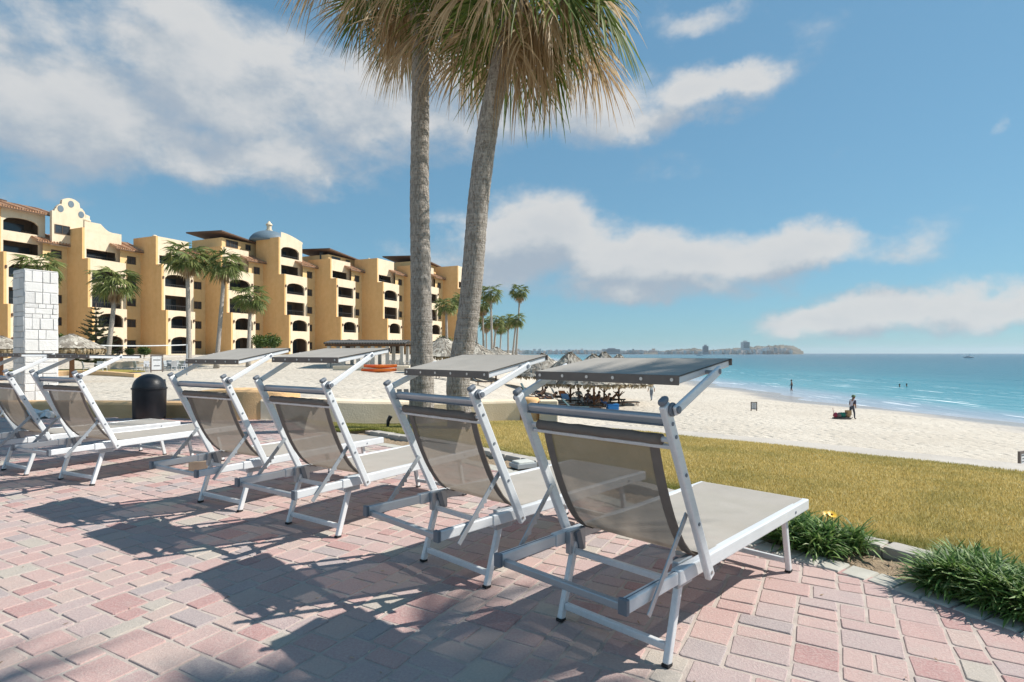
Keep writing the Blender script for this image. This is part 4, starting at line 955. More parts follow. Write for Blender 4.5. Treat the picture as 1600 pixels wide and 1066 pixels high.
def unit(i, C, W, nf=5, par=1.6, style='', wb=4.9, tile=True):
    O = Vector((C[0], C[1], 0))+NU*4.9; rg = random.Random(i+40)
    zb = B0; n_low, n_mid, n_top = .95, 0.0, -1.25; ztop = zb+nf*FLH+par
    z2, z4 = zb+2*FLH+.35, zb+4*FLH+.9
    # side wall facing the terrace
    prof = [(-6.2, -1.5), (n_low+.05, -1.5), (n_low+.05, z2), (n_mid+.05, z2), (n_mid+.05, z4), (n_top+.05, z4), (n_top+.05, ztop), (-6.2, ztop)]
    b = MB(); k = len(prof)
    b.add([(-.04, -n, z) for n, z in prof]+[(.26, -n, z) for n, z in prof], [tuple(range(k)), tuple(range(2*k-1, k-1, -1))]+[(j, j+k, (j+1) % k+k, (j+1) % k) for j in range(k)])
    hpart('side_wall', b, M['hotel_orange'], O)
    # bay front
    b = MB(); x0, x1 = .262, wb; lamps = []
    for f in range(nf):
        n = n_low if f < 2 else (n_mid if f < 4 else n_top); xr = wb-.45 if f < 2 else (wb if f < 4 else wb+.15)
        za, zc = zb+f*FLH+(.35 if f == 2 else .9 if f == 4 else 0), zb+(f+1)*FLH+(.35 if f == 1 else .9 if f == 3 else 0)
        if f == nf-1: zc = ztop
        if f == 0: za = -1.5
        fl = zb+f*FLH; arch = (f in (0, 1)) or (f == 3 and style != 'rect') or (f == nf-1 and nf == 6)
        ox0, ox1 = (.75, xr-.5) if f < 2 else (.5, xr-.6 if f < 4 else xr-.7)
        oz0 = fl+.15 if f == 0 else fl+(.8 if f != 2 else .2); oz1 = fl+2.0 if arch else fl+2.55
        if f == 4 and nf == 5: oz0, oz1 = fl+1.15, fl+2.35
        panel(b, x0, xr, za, zc, n, [(ox0, ox1, oz0, oz1, .62 if arch else 0)])
        loggia(O, ox0-.15, ox1+.15, fl+.05, fl+2.75, n-.302, 1.9, rg.choice((.8, .9, .95)))
        if f in (2, 3) or rg.random() < .4: railing(O, ox0, ox1, oz0-.03, oz0+(.35 if f != 2 else .95), n-.12)
        if f in (0, 1, 3): lamps += [(ox0-.3, n, oz1), (ox1+.3, n, oz1)]
        # return wall on the far side of the bay
        b.add([(xr, -n, za), (xr, 2.0, za), (xr, 2.0, zc), (xr, -n, zc)], [(0, 1, 2, 3)])
    b.add([(x0, -n_low, z2), (wb-.45, -n_low, z2), (wb-.45, -n_mid+.3, z2), (x0, -n_mid+.3, z2)], [(0, 1, 2, 3)]); b.add([(x0, -n_mid, z4), (wb, -n_mid, z4), (wb, -n_top+.3, z4), (x0, -n_top+.3, z4)], [(0, 1, 2, 3)])
    b.add([(x0, -n_top, ztop), (wb+.15, -n_top, ztop), (wb+.15, 6, ztop), (x0, 6, ztop)], [(0, 1, 2, 3)])
    hpart('bay_wall', b, M['hotel_cream'], O)
    for (lx, ln, lz) in lamps: hpart('wall_lamp', MB().b2(lx-.09, lx+.09, -ln-.16, -ln-.003, lz-.15, lz+.22), M['eave_dark'], O)
    # recess wall
    b = MB(); nr = -.5; zr = zb+5*FLH+.2
    ops = []
    for f in range(5):
        fl = zb+f*FLH; wx0, wx1 = wb+.45, min(W-.35, wb+1.75)
        za, zc = (fl if f else -1.5), (fl+FLH if f < 4 else zr)
        panel(b, wb-.5, W+.3, za, zc, nr, [(wx0, wx1, fl+.95, fl+2.1, 0)], .18)
        window(O, wx0, wx1, fl+.95, fl+2.1, nr-.15)
    hpart('recess_wall', b, M['hotel_ochre'], O)
    hpart('core', MB().b2(.27, W+.25, 3.7, 14, -1.5, zb+5*FLH+.1), M['hotel_ochre'], O)
    if tile: tile_roof(O, wb-1.5, W+.35, nr+.75, zr-.25, nr-3.4, zr+1.35)
    # extras
    if style == 'curved':
        q = MB(); pr = [(wb-2.6+1.4*k/8, ztop+.02+.9*(1-math.sin(math.pi/2*k/8))) for k in range(9)]
        vs = [(x, -n_top-.01, z) for x, z in pr]+[(x, -n_top-.01, ztop-.3) for x, z in pr]+[(x, -n_top+.3, z) for x, z in pr]+[(x, -n_top+.3, ztop-.3) for x, z in pr]
        q.add(vs, [(9+k, 10+k, k+1, k) for k in range(8)]+[(18+k, 19+k, 28+k, 27+k) for k in range(8)]+[(k, k+1, 19+k, 18+k) for k in range(8)]); q.b2(.27, wb-2.6, -n_top-.01, -n_top+.3, ztop-.3, ztop+.92)
        hpart('parapet', q, M['hotel_cream'], O); dome(O, wb-1.6, n_top-3.2, ztop-.5, 2.2, False)
        q = MB(); q.lathe([(.62, 0), (.62, 1.5), (.75, 1.55), (.75, 1.75), (.6, 1.9), (.62, 2.3), (.3, 2.45)], 14, (wb-2.9, -n_top+3.2, ztop)); hpart('chimney', q, M['hotel_cream'], O)
    if style == 'dome':
        dome(O, wb*.4, n_top-4.2, ztop-.2, 3.1)
        q = MB(); K = 10; pr = [(wb*.1+(wb*.95)*k/K, ztop+.9*math.cos(math.pi/2*k/K)) for k in range(K+1)]
        vs = [(x, -n_top-.01, z) for x, z in pr]+[(x, -n_top-.01, ztop-.3) for x, z in pr]+[(x, -n_top+.3, z) for x, z in pr]
        q.add(vs, [(K+1+k, K+2+k, k+1, k) for k in range(K)]+[(k, k+1, 2*K+3+k, 2*K+2+k) for k in range(K)]); hpart('parapet', q, M['hotel_cream'], O)
    if style in ('pent', 'rect'):
        h_ = ztop+(2.6 if style == 'pent' else 1.9)
        q = MB(); q.b2(wb*.35, W+2.6, 3.2, 10, zb+5*FLH, h_-.8); hpart('penthouse', q, M['hotel_ochre'], O)
        window(O, wb*.5, wb*.5+2.2, h_-2.1, h_-1.0, -3.15, 2); window(O, wb+1.2, wb+2.2, h_-2.0, h_-1.1, -3.15)
        q = MB(); q.add([(wb*.2, 2.3, h_+.1), (W+3.2, 2.3, h_-.9), (W+3.2, 10.4, h_-.5), (wb*.2, 10.4, h_+.5), (wb*.2, 2.3, h_-.1), (W+3.2, 2.3, h_-1.1), (W+3.2, 10.4, h_-.7), (wb*.2, 10.4, h_+.3)], [(0, 1, 2, 3), (7, 6, 5, 4), (0, 4, 5, 1), (1, 5, 6, 2), (2, 6, 7, 3), (3, 7, 4, 0)])
        hpart('tiled_roof', q, M['eave_dark'], O)
    if style == 'gable':
        zt = ztop; q = MB(); K = 24; gx0, gx1 = wb+.2, W+2.3; cx = (gx0+gx1)/2; hw = (gx1-gx0)/2
        def gz(u):
            a = abs(u)
            return 3.9*math.cos(a*1.9)**.5+.9 if a < .48 else (2.9 if a < .60 else (2.9-(a-.6)*5 if a < .78 else (1.6 if a < .86 else 1.0)))
        pr = [(cx+hw*u, zt+.9*gz(u)*.62) for u in np.linspace(-1, 1, 2*K+1)]; nn_ = len(pr)
        vs = [(x, -.2, z) for x, z in pr]+[(x, -.2, zt-4) for x, z in pr]+[(x, .3, z) for x, z in pr]+[(x, .3, zt-4) for x, z in pr]
        q.add(vs, [(nn_+k, nn_+k+1, k+1, k) for k in range(nn_-1)]+[(2*nn_+k, 2*nn_+k+1, 3*nn_+k+1, 3*nn_+k) for k in range(nn_-1)]+[(k, k+1, 2*nn_+k+1, 2*nn_+k) for k in range(nn_-1)]+[(0, 2*nn_, 3*nn_, nn_), (nn_-1, 2*nn_-1, 4*nn_-1, 3*nn_-1)])
        gb = hpart('bell_gable', q, M['hotel_cream'], O)
        for (dx, z) in ((0, zt+1.9), (-1.25, zt+1.0), (1.25, zt+.75)):
            q = MB(); q.lathe([(.01, 0), (.36, 0), (.36, .03), (.01, .03)], 16)
            q.v = [(cx+dx+x, -.215-zz_, z+y*1.25) for x, y, zz_ in q.v]; hpart('bell_opening', q, M['dome_blue'], O, gb)
        tile_roof(O, -3, wb+1.4, n_top+.9, ztop+.1, n_top-4, ztop+1.6)
        window(O, wb+.5, wb+2.3, zt-2.4, zt-1.2, .24)
CS = Vector((6.7, 5.0, 0)); C1 = Vector((-60.9, 77, 0))
cfg = {-1: (7.3, 6, 1.0, 'pent'), 0: (7.3, 6, .6, 'gable'), 1: (7.3, 5, 2.1, 'curved'), 2: (7.3, 5, 2.0, ''), 3: (7.3, 5, 1.5, 'pent'), 4: (7.3, 6, .9, 'dome'), 5: (7.3, 5, 1.3, 'rect'), 6: (7.3, 5, 2.2, 'tile6'), 7: (7.3, 5, 1.8, 'rect'), 8: (4.6, 5, 2.4, '')}
for i, (W0, nf, par, stl) in cfg.items():
    unit(i, C1+CS*(i-1), W0, nf, par, stl, 4.9 if i != 8 else 3.0, i != 8)
# small roof-top tanks and dishes
for k, (i, dx, n, s_) in enumerate([(2, 3, -6, .8), (4, 5.5, -4, .7), (5, 2, -5, .7), (6, 2.5, -5, .6), (6, 4.5, -4, .6), (7, 2, -4, .7), (7, 5, -5, .6), (1, 5.5, -5, .6)]):
    O = C1+CS*(i-1)+NU*4.9; q = MB(); z = B0+5*FLH+(2.0 if i != 4 else 3.6); q.lathe([(s_*.5, -2.5), (s_*.5, s_), (s_*.35, s_*1.3), (s_*.1, s_*1.4)], 12, (dx, -n, z)); hpart('roof_tank', q, M['rail_dark' if k % 3 else 'hotel_cream'], O)
# ================================================================== BEACH THINGS
leafmat('thatch', [(0, (.20, .17, .135)), (.45, (.36, .32, .27)), (.8, (.48, .44, .37)), (1, (.60, .55, .47))], .1, .9, .1)
leafmat('thatch_fringe', [(0, (.24, .17, .09)), (.6, (.46, .37, .24)), (1, (.60, .52, .38))], .3, .9, .1)
simple('log_wood', (.24, .115, .06), .85, 0, .25, 5, .5, 18); simple('deck_wood', (.22, .12, .07), .8)
def thatch_mesh(rad, hgt_, seed):
    rg = random.Random(seed); lb = LB()
    for ring in range(9):
        f0 = ring/9; n = int(26+70*f0)
        for k in range(n):
            a = 6.283*(k+rg.random())/n; d = Vector((math.cos(a), math.sin(a), 0)); sd = d.cross(Vector((0, 0, 1)))
            f1 = min(1.06, f0+rg.uniform(.16, .26))
            P_ = []
            for q in range(3):
                f = f0+(f1-f0)*q/2; P_.append(d*rad*f+Vector((0, 0, hgt_*(1-f**1.12)+.05*rg.uniform(0, 1)+.03)))
            lb.ribbon(P_, [.07, .08, .05], (sd+Vector((0, 0, rg.uniform(-.3, .3)))).normalized(), rg.random())
    me = lb.mesh('thatch_roof', M['thatch']); b0 = len(lb.v)
    # closed cone beneath the strands
    K = 28; vs = [(0, 0, hgt_-.02)]+[(rad*f*math.cos(6.283*k/K), rad*f*math.sin(6.283*k/K), hgt_*(1-f**1.12)-.04) for f in (.33, .66, 1.0) for k in range(K)]+[(0, 0, hgt_*.75)]
    fs = [(0, 1+k, 1+(k+1) % K) for k in range(K)]+[(1+r*K+k, 1+(r+1)*K+k, 1+(r+1)*K+(k+1) % K, 1+r*K+(k+1) % K) for r in range(2) for k in range(K)]+[(1+2*K+k, len(vs)-1, 1+2*K+(k+1) % K) for k in range(K)]
    me2 = bpy.data.meshes.new('thatch_roof'); me2.from_pydata(lb.v+vs, [], lb.f+[tuple(i+b0 for i in f) for f in fs]); me2.materials.append(M['thatch']); rnd_attr(me2, lb.r+[.4]*len(vs))
    lb = LB()
    for k in range(240):
        a = rg.uniform(0, 6.283); d = Vector((math.cos(a), math.sin(a), 0)); p = d*rad*rg.uniform(.96, 1.03)+Vector((0, 0, -.02)); ln = rg.uniform(.15, .38)
        lb.ribbon([p, p+Vector((d.x*.03, d.y*.03, -ln*.5)), p+Vector((rg.uniform(-.03, .03), rg.uniform(-.03, .03), -ln))], [.035, .03, .008], d.cross(Vector((0, 0, 1))), rg.random())
    return me2, lb.mesh('fringe', M['thatch_fringe'])
TH = [thatch_mesh(1, 1, 1), thatch_mesh(1, 1, 2)]
simple('umbrella_rib', (.2, .12, .07), .9)
def palapa(x, y, z0, eave, peak, rad, label, group, k, braces=True, post=.085):
    root = thing('thatched_palapa', label, 'palapa', (x, y, z0), k*.7, group)
    MB().tube([(0, 0, -.3), (.01, 0, eave*.5), (0, .01, eave), (0, 0, peak-.3)], [post*1.1, post, post*.95, post*.8], 9).build('post', M['log_wood'], root, True)
    link('thatch_roof', TH[k % 2][0], root, (0, 0, eave), None, (rad, rad, peak-eave)); tag(link('fringe', TH[k % 2][1], root, (0, 0, eave), None, (rad, rad, 1)), kind='stuff')
    if braces:
        for j in range(4):
            a = j*1.571+.4+k; d = Vector((math.cos(a), math.sin(a), 0)); MB().tube([Vector((0, 0, .55)), d*.25+Vector((0, 0, .8)), d*.55+Vector((0, 0, 1.0))], [.045, .04, .035], 6).build('table_brace', M['log_wood'], root, True)
    return root
PB = 'thatched palapas on the beach'
for k, (px, D, lab) in enumerate([(891, 46, 'palapa shading the people on loungers, its post behind the orange towel'), (928, 43, 'palapa whose post stands beside the blue cooler'), (944, 52, 'palapa behind the seated group with forked braces on its post'), (967, 47, 'palapa nearest the walking man, braces low on its post'),
                                  (848, 55, 'palapa with grey thatch above the dark loungers'), (775, 58, 'palapa beyond the leaning palm trunk'), (742, 52, 'palapa with reddish post beside the leaning palm trunk'), (693, 50, 'palapa with post seen between the twin palm trunks')]):
    x = (px-800)/880.8*D; z0 = H(x, D); pk = [553, 556, 553, 557, 554, 549, 550, 541][k]; ev = [597, 598, 596, 598, 590, 580, 582, 576][k]
    palapa(x, D, z0, max(1.7, ZY(ev, D)-z0), max(3.3, ZY(pk, D)-z0), 2.7, lab, PB, k)
PHo = 'palapas in the hotel garden'
palapa((112-800)/880.8*34, 34, -.5, ZY(544, 34)+.5, ZY(523, 34)+.5, 1.65, 'grey thatched palapa with orange post beside the white pillar', PHo, 1, False, .13)
palapa((2-800)/880.8*36, 36, -.5, ZY(545, 36)+.5, ZY(526, 36)+.5, 1.6, 'thatched palapa half hidden behind the white pillar', PHo, 2, False, .1)
# ---- pergola before the hotel
D = 60; x0, x1 = (514-800)/880.8*D, (628-800)/880.8*D; z0 = H(x0, D)-.2
root = thing('pergola', 'dark roofed pergola on pale columns before the hotel', 'pergola', (x0, D, z0)); Wd = x1-x0; zt = ZY(541, D)-z0
simple('pale_column', (.52, .49, .44), .85, 0, .12, 6, .3, 30)
for k in range(6):
    for yy in (0, 3.2): bevel(MB().b2(Wd*k/5-.17, Wd*k/5+.17, yy-.17, yy+.17, 0, zt).build('column', M['pale_column'], root), .02)
for yy in (0, 3.2): MB().b2(-.4, Wd+.4, yy-.1, yy+.1, zt+.002, zt+.22).build('beam', M['eave_dark'], root)
for k in range(30):
    x = -.3+(Wd+.6)*k/29; MB().tube([(x, -.6, zt+.30), (x+.12, 1.6, zt+.62), (x, 3.8, zt+.32)], .11, 7).build('roof_slat', M['rail_dark'], root, True)
for k in range(5):
    if k in (1, 3): continue
    b = MB(); a, c = Wd*k/5+.18, Wd*(k+1)/5-.18
    b.b2(a, c, -.06, .06, .0, .28); b.b2(a, c, -.06, .06, .9, 1.0)
    for j in range(7): xx = a+(c-a)*(j+.5)/7; b.b2(xx-.06, xx+.06, -.05, .05, .281, .899)
    b.build('balustrade', M['pale_column'], root)
low_wall('garden_wall', 'cream garden wall behind the orange kayaks', [((520-800)/880.8*57, 57.5), ((560-800)/880.8*56, 56.5), ((600-800)/880.8*56, 56), ((640-800)/880.8*56, 56)], .5, [-.05, .0, .05, .0], M['stucco_cream'])
low_wall('garden_wall', 'curved brownish planter wall across the sand before the hotel', [((-60-800)/880.8*40, 40), ((60-800)/880.8*43, 43), ((130-800)/880.8*44, 44), ((215-800)/880.8*41, 41)], .5, [-.15, -.12, -.12, -.25], M['stucco_ochre'])
low_wall('garden_wall', 'pale terrace wall at the foot of the hotel', [((160-800)/880.8*60, 60), ((260-800)/880.8*62, 62), ((370-800)/880.8*64, 64), ((470-800)/880.8*68, 68)], .4, [.35, .4, .5, .6], M['stucco_cream'])
# ---- kayaks
m, t = newmat('kayak_orange'); P = t.node('ShaderNodeTexCoord').outputs['Object']; setp(t, t.ramp(t.noise(P, 1.5, 3, .5), [(.4, (.75, .10, .02)), (.6, (.85, .22, .03))]), .35)
simple('kayak_grey', (.13, .145, .155), .45)
def kayak(name, label, loc, rz, mat, L=3.1, Wd=.36, up=1, group=None):
    root = thing(name, label, 'kayak', loc, rz, group); b = MB(); rows = []
    for k in range(25):
        f = -1+2*k/24; w_ = Wd*max(.03, (1-abs(f)**2.4))**.75; x = f*L/2; rock = .10*f*f
        sec = [(-w_, .16), (-w_*.95, .05), (-w_*.6, -.10), (0, -.15), (w_*.6, -.10), (w_*.95, .05), (w_, .16), (w_*.7, .19), (w_*.45, .19-.10*(1-abs(f))*(abs(f) < .62)), (-w_*.45, .19-.10*(1-abs(f))*(abs(f) < .62)), (-w_*.7, .19), (-w_, .16)]
        rows.append([(x, y, (z*up+rock*up)*max(.25, 1-.3*abs(f))) for y, z in sec])
    b.strip(rows); b.build('hull', mat, root, True)
    for s_ in (-.2, .5): MB().box((s_*L/2, 0, .14*up), (.30, Wd*.9, .05)).build('seat', M['black_rubber'], root)
    for s_ in (-.93, .93): MB().tube([(s_*L/2, -.05, .2*up), (s_*L/2, 0, .26*up), (s_*L/2, .05, .2*up)], .015, 6).build('handle', M['black_rubber'], root)
x, D = (592-800)/880.8*50, 50; z0 = H(x, D)
kayak('kayak', 'orange kayak lying on the sand, under another one', (x, D, z0+.17), R(4), M['kayak_orange'], 3.1, .42, 1, 'orange kayaks on the sand')
kayak('kayak', 'orange kayak stacked on top of another on the sand', (x+.12, D+.05, z0+.52), R(7), M['kayak_orange'], 2.9, .42, 1, 'orange kayaks on the sand')
kayak('kayak', 'dark grey kayak turned over on the sand behind the litter bin', ((301-800)/880.8*17.5, 17.5, -.28), R(-6), M['kayak_grey'], 1.9, .34, -1)
# ---- information boards and signs
simple('board_white', (.72, .73, .74), .6); simple('sign_wood', (.16, .13, .115), .8); simple('sign_ink', (.15, .15, .16), .8)
def board(label, loc, w_, h_, z0, rz, lines, mid=False):
    root = thing('sign_board', label, 'sign', loc, rz); f = min(.10, w_*.14)
    for s_ in (-1, 1): MB().b2(s_*w_/2-f/2, s_*w_/2+f/2, -.04, .04, -.3, h_).build('post', M['sign_wood'], root)
    MB().b2(-w_/2+f/2, w_/2-f/2, -.036, .036, h_-f, h_-.002).build('top_rail', M['sign_wood'], root); MB().b2(-w_/2+f/2, w_/2-f/2, -.036, .036, z0, z0+f).build('bottom_rail', M['sign_wood'], root)
    p = MB().b2(-w_/2+f/2, w_/2-f/2, -.01, .01, z0+f, h_-f).build('panel', M['board_white'], root); hh = h_-z0-2*f
    for k in range(lines):
        zz = z0+f+hh*(k+.7)/(lines+.4); ww = (w_-f)*(.36 if k % 2 else .30)
        MB().b2(-ww, ww, -.0145, -.011, zz-hh*.035, zz+hh*.035).build('text_line', M['sign_ink'], p)
board('white panelled notice board in dark frame on the sand before the hotel', ((245-800)/880.8*50, 50, H(-31.5, 50)), .88, 1.55, .12, R(38), 2)
board('small framed sign standing alone on the beach sand', ((1178-800)/880.8*45, 45, H(19.3, 45)), .42, .72, .12, R(-10), 5)
q = PX(1601, 21.5); board('framed notice with printed lines on the sand beyond the seawall', (q.x, q.y, H(q.x, q.y)), .85, .80, .1, R(28), 4)
# ---- volleyball net
root = thing('volleyball_net', 'volleyball net with white top band on the sand before the hotel', 'net', (0, 0, 0)); a, c = PX(76, 38, -.5), PX(292, 44, -.5)
for q in (a, c): MB().tube([q+Vector((0, 0, -.2)), q+Vector((0, 0, 2.45))], .05, 8).build('post', M['dull_grey'], root)
simple('net_white', (.75, .75, .74), .7)
def catn(z, sag): return [a.lerp(c, f)+Vector((0, 0, z-sag*4*f*(1-f))) for f in np.linspace(0, 1, 13)]
b = MB(); b.strip([catn(2.36, .12), catn(2.44, .12)]); b.build('top_band', M['net_white'], root); b = MB(); b.tube(catn(1.5, .1), .012, 5); b.build('bottom_rope', M['net_white'], root)
# ---- garden grass patch before the hotel
b = MB(); pg = [((30-800)/880.8*50, 50), ((210-800)/880.8*50, 50), ((200-800)/880.8*57, 57), ((10-800)/880.8*57, 57)]
simple('garden_grass', (.30, .25, .07), .95, 0, .3, 3, .5, 20, .1)
vs = [(x, y, H(x, y)+.06) for x, y in resample(pg+[pg[0]], 24)[0][:-1]]; b.add(vs, [tuple(range(len(vs)))]); tag(b.build('garden_lawn', M['garden_grass']), 'patch of dry garden grass before the hotel', 'lawn', kind='structure')
# ---- cafe tables and chairs near the notice board
simple('chair_white', (.62, .62, .64), .5); simple('towel_blue', (.10, .22, .42), .9); simple('towel_pink', (.62, .12, .25), .9); simple('towel_orange', (.55, .20, .07), .9)
def garden_chair(loc, rz, label, mat):
    root = thing('garden_chair', label, 'chair', loc, rz, 'garden chairs before the hotel')
    MB().box((0, 0, .42), (.46, .46, .05)).build('seat', mat, root); MB().box((-.24, 0, .72), (.04, .46, .55), Matrix.Rotation(R(-12), 3, 'Y')).build('backrest', mat, root)
    for sx in (-1, 1):
        for sy in (-1, 1): MB().tube([(sx*.2, sy*.2, .40), (sx*.23, sy*.22, 0)], .022, 6).build('leg', mat, root)
    for sy in (-1, 1): MB().b2(-.22, .2, sy*.245-.02, sy*.245+.02, .62, .65).build('armrest', mat, root)
def cafe_table(loc, label):
    root = thing('garden_table', label, 'table', loc, 0, 'garden tables before the hotel'); MB().lathe([(.02, .72), (.5, .72), (.5, .76), (.02, .762)], 20).build('table_top', M['chair_white'], root); MB().tube([(0, 0, 0), (0, 0, .72)], .04, 8).build('stem', M['dull_grey'], root); MB().lathe([(.28, 0), (.28, .03), (.05, .06)], 14).build('base', M['dull_grey'], root)
TW = ['beside the notice board', 'by the post of the volleyball net', 'behind the volleyball net post table', 'between the pergola and the straight palm trunk', 'on the sand near the bent palm']
for k, (px, D) in enumerate([(228, 54), (273, 56), (262, 57), (640, 60), (150, 52)]):
    q = PX(px, D); q.z = H(q.x, q.y); cafe_table(q, 'round white table '+TW[k])
    for j in range(3): a = j*2.1+k; garden_chair((q.x+.75*math.cos(a), q.y+.75*math.sin(a), H(q.x, q.y)), a+math.pi, ('white' if (j+k) % 2 else 'grey')+' garden chair at the round table '+TW[k], M['chair_white'] if (j+k) % 2 else M['dull_grey'])
# ---- beach loungers under the palapas
simple('lounger_dark', (.045, .055, .06), .7); simple('lounger_teal', (.03, .075, .085), .7); simple('lounger_brown', (.16, .085, .05), .7)
def beach_lounger(loc, rz, label, mat, back=40):
    root = thing('beach_lounger', label, 'beach lounger', loc, rz, 'beach loungers under the palapas')
    for k in range(7): MB().b2(.02+.19*k, .19+.19*k, -.3, .3, .30, .33).build('seat_slat', mat, root)
    ca, sa = math.cos(R(back)), math.sin(R(back)); rot = Matrix.Rotation(R(back), 3, 'Y')
    bk = MB(); bk.box((-.36*ca, 0, .32+.36*sa), (.72, .6, .03), rot); bk.build('backrest', mat, root)
    for s_ in (-1, 1): MB().b2(-.1, 1.36, s_*.32-.02, s_*.32+.02, .25, .299).build('side_rail', M['lounger_brown'], root)
    for x in (.1, 1.2):
        for s_ in (-1, 1): MB().b2(x-.025, x+.025, s_*.3-.025, s_*.3+.025, 0, .249).build('leg', M['lounger_brown'], root)
LPOS = [(838, 44, 20), (855, 46, 15), (868, 49, 10), (880, 45, 25), (903, 44, 20), (915, 47, 30), (912, 41.5, 12), (940, 44.5, 20), (952, 48, 10), (868, 40, 15), (890, 39, 10), (655, 46, 0), (682, 44, 10), (708, 45, 15), (745, 46, 20), (972, 45, 25), (820, 48, 10)]
LW = ['beside the reclining brown haired bather', 'under the grey thatch above the bathers', 'in the back row behind the orange towel', 'next to the orange towel', 'under the first post of the seated group', 'behind the sitters at the palapa post', 'in front of the sitters, towards the lawn', 'near the bather in blue shorts', 'behind the cooler in the second row', 'with the blue towel beside it', 'in front of all the palapas, towards the lawn', 'past the straight palm trunk by the deck chairs', 'between the twin palm trunks', 'beside the reddish palapa post by the trunks', 'past the leaning palm trunk', 'beside the blue cooler towards the walking man', 'at the hotel end of the beach row']
for k, (px, D, a) in enumerate(LPOS):
    q = PX(px, D); q.z = H(q.x, q.y); beach_lounger(q, R(a-25), ('teal' if k % 3 == 1 else 'dark')+' beach lounger '+LW[k], M[['lounger_dark', 'lounger_teal', 'lounger_dark'][k % 3]], 35+(k*13) % 30)
for px, D, mt, lab in ((872, 43.6, 'towel_orange', 'orange towel draped over a beach lounger'), (876, 40, 'towel_blue', 'blue towel spread on a beach lounger')):
    q = PX(px, D); q.z = H(q.x, q.y); b = MB(); b.strip([[(q.x+u*.7*.2, q.y+u*.3, q.z+.38+(.75-.45*u if u < 1 else .30)*.9), (q.x+.5+u*.15, q.y+u*.3-.1, q.z+.38+(.75-.45*u if u < 1 else .30)*.9)] for u in (0, .3, .6, 1, 1.6)]); b.strip([[(x, y, z-.012) for x, y, z in r_] for r_ in [[(q.x+.5+u*.15, q.y+u*.3-.1, q.z+.38+(.75-.45*u if u < 1 else .3)*.9), (q.x+u*.14, q.y+u*.3, q.z+.38+(.75-.45*u if u < 1 else .3)*.9)] for u in (0, .3, .6, 1, 1.6)]])
    tag(b.build('towel', M[mt]), lab, 'towel')
simple('cooler_blue', (.02, .20, .55), .4)
q = PX(957, 41.8); q.z = H(q.x, q.y); root = thing('cooler_box', 'blue cooler box with white lid on the sand by a palapa post', 'cooler', q, R(10))
bevel(MB().b2(-.42, .42, -.24, .24, 0, .42).build('body', M['cooler_blue'], root), .03); bevel(MB().b2(-.44, .44, -.26, .26, .422, .50).build('lid', M['cooler_blue'], root), .02); MB().tube([(-.43, 0, .3), (-.50, 0, .34), (-.43, 0, .38)], .02, 6).build('handle', M['board_white'], root)
# pair of dark beach chairs behind the garden wall
def deck_chair(loc, rz, lab):
    root = thing('deck_chair', lab, 'chair', loc, rz)
    rot = Matrix.Rotation(R(-22), 3, 'X')
    for k in range(3): MB().box(Vector((-.24+.24*k, .38, .72)), (.17, .025, .95), rot).build('back_slat', M['lounger_dark'], root)
    MB().box((0, -.05, .33), (.62, .62, .04)).build('seat', M['lounger_dark'], root)
    for s_ in (-1, 1):
        MB().beam((s_*.34, -.35, 0), (s_*.34, .35, .55), .035, .05).build('leg', M['dull_grey'], root); MB().beam((s_*.341, .45, 0), (s_*.341, -.25, .5), .03, .05).build('leg', M['dull_grey'], root); MB().b2(s_*.34-.05, s_*.34+.05, -.4, .3, .56, .59).build('armrest', M['lounger_dark'], root)
q = PX(630, 19); deck_chair((q.x, q.y, H(q.x, q.y)), R(25), 'dark slatted deck chair on the sand behind the cream wall by the palms'); q = PX(648, 21.5); deck_chair((q.x, q.y, H(q.x, q.y)), R(-150), 'second dark deck chair partly hidden by the straight palm trunk')
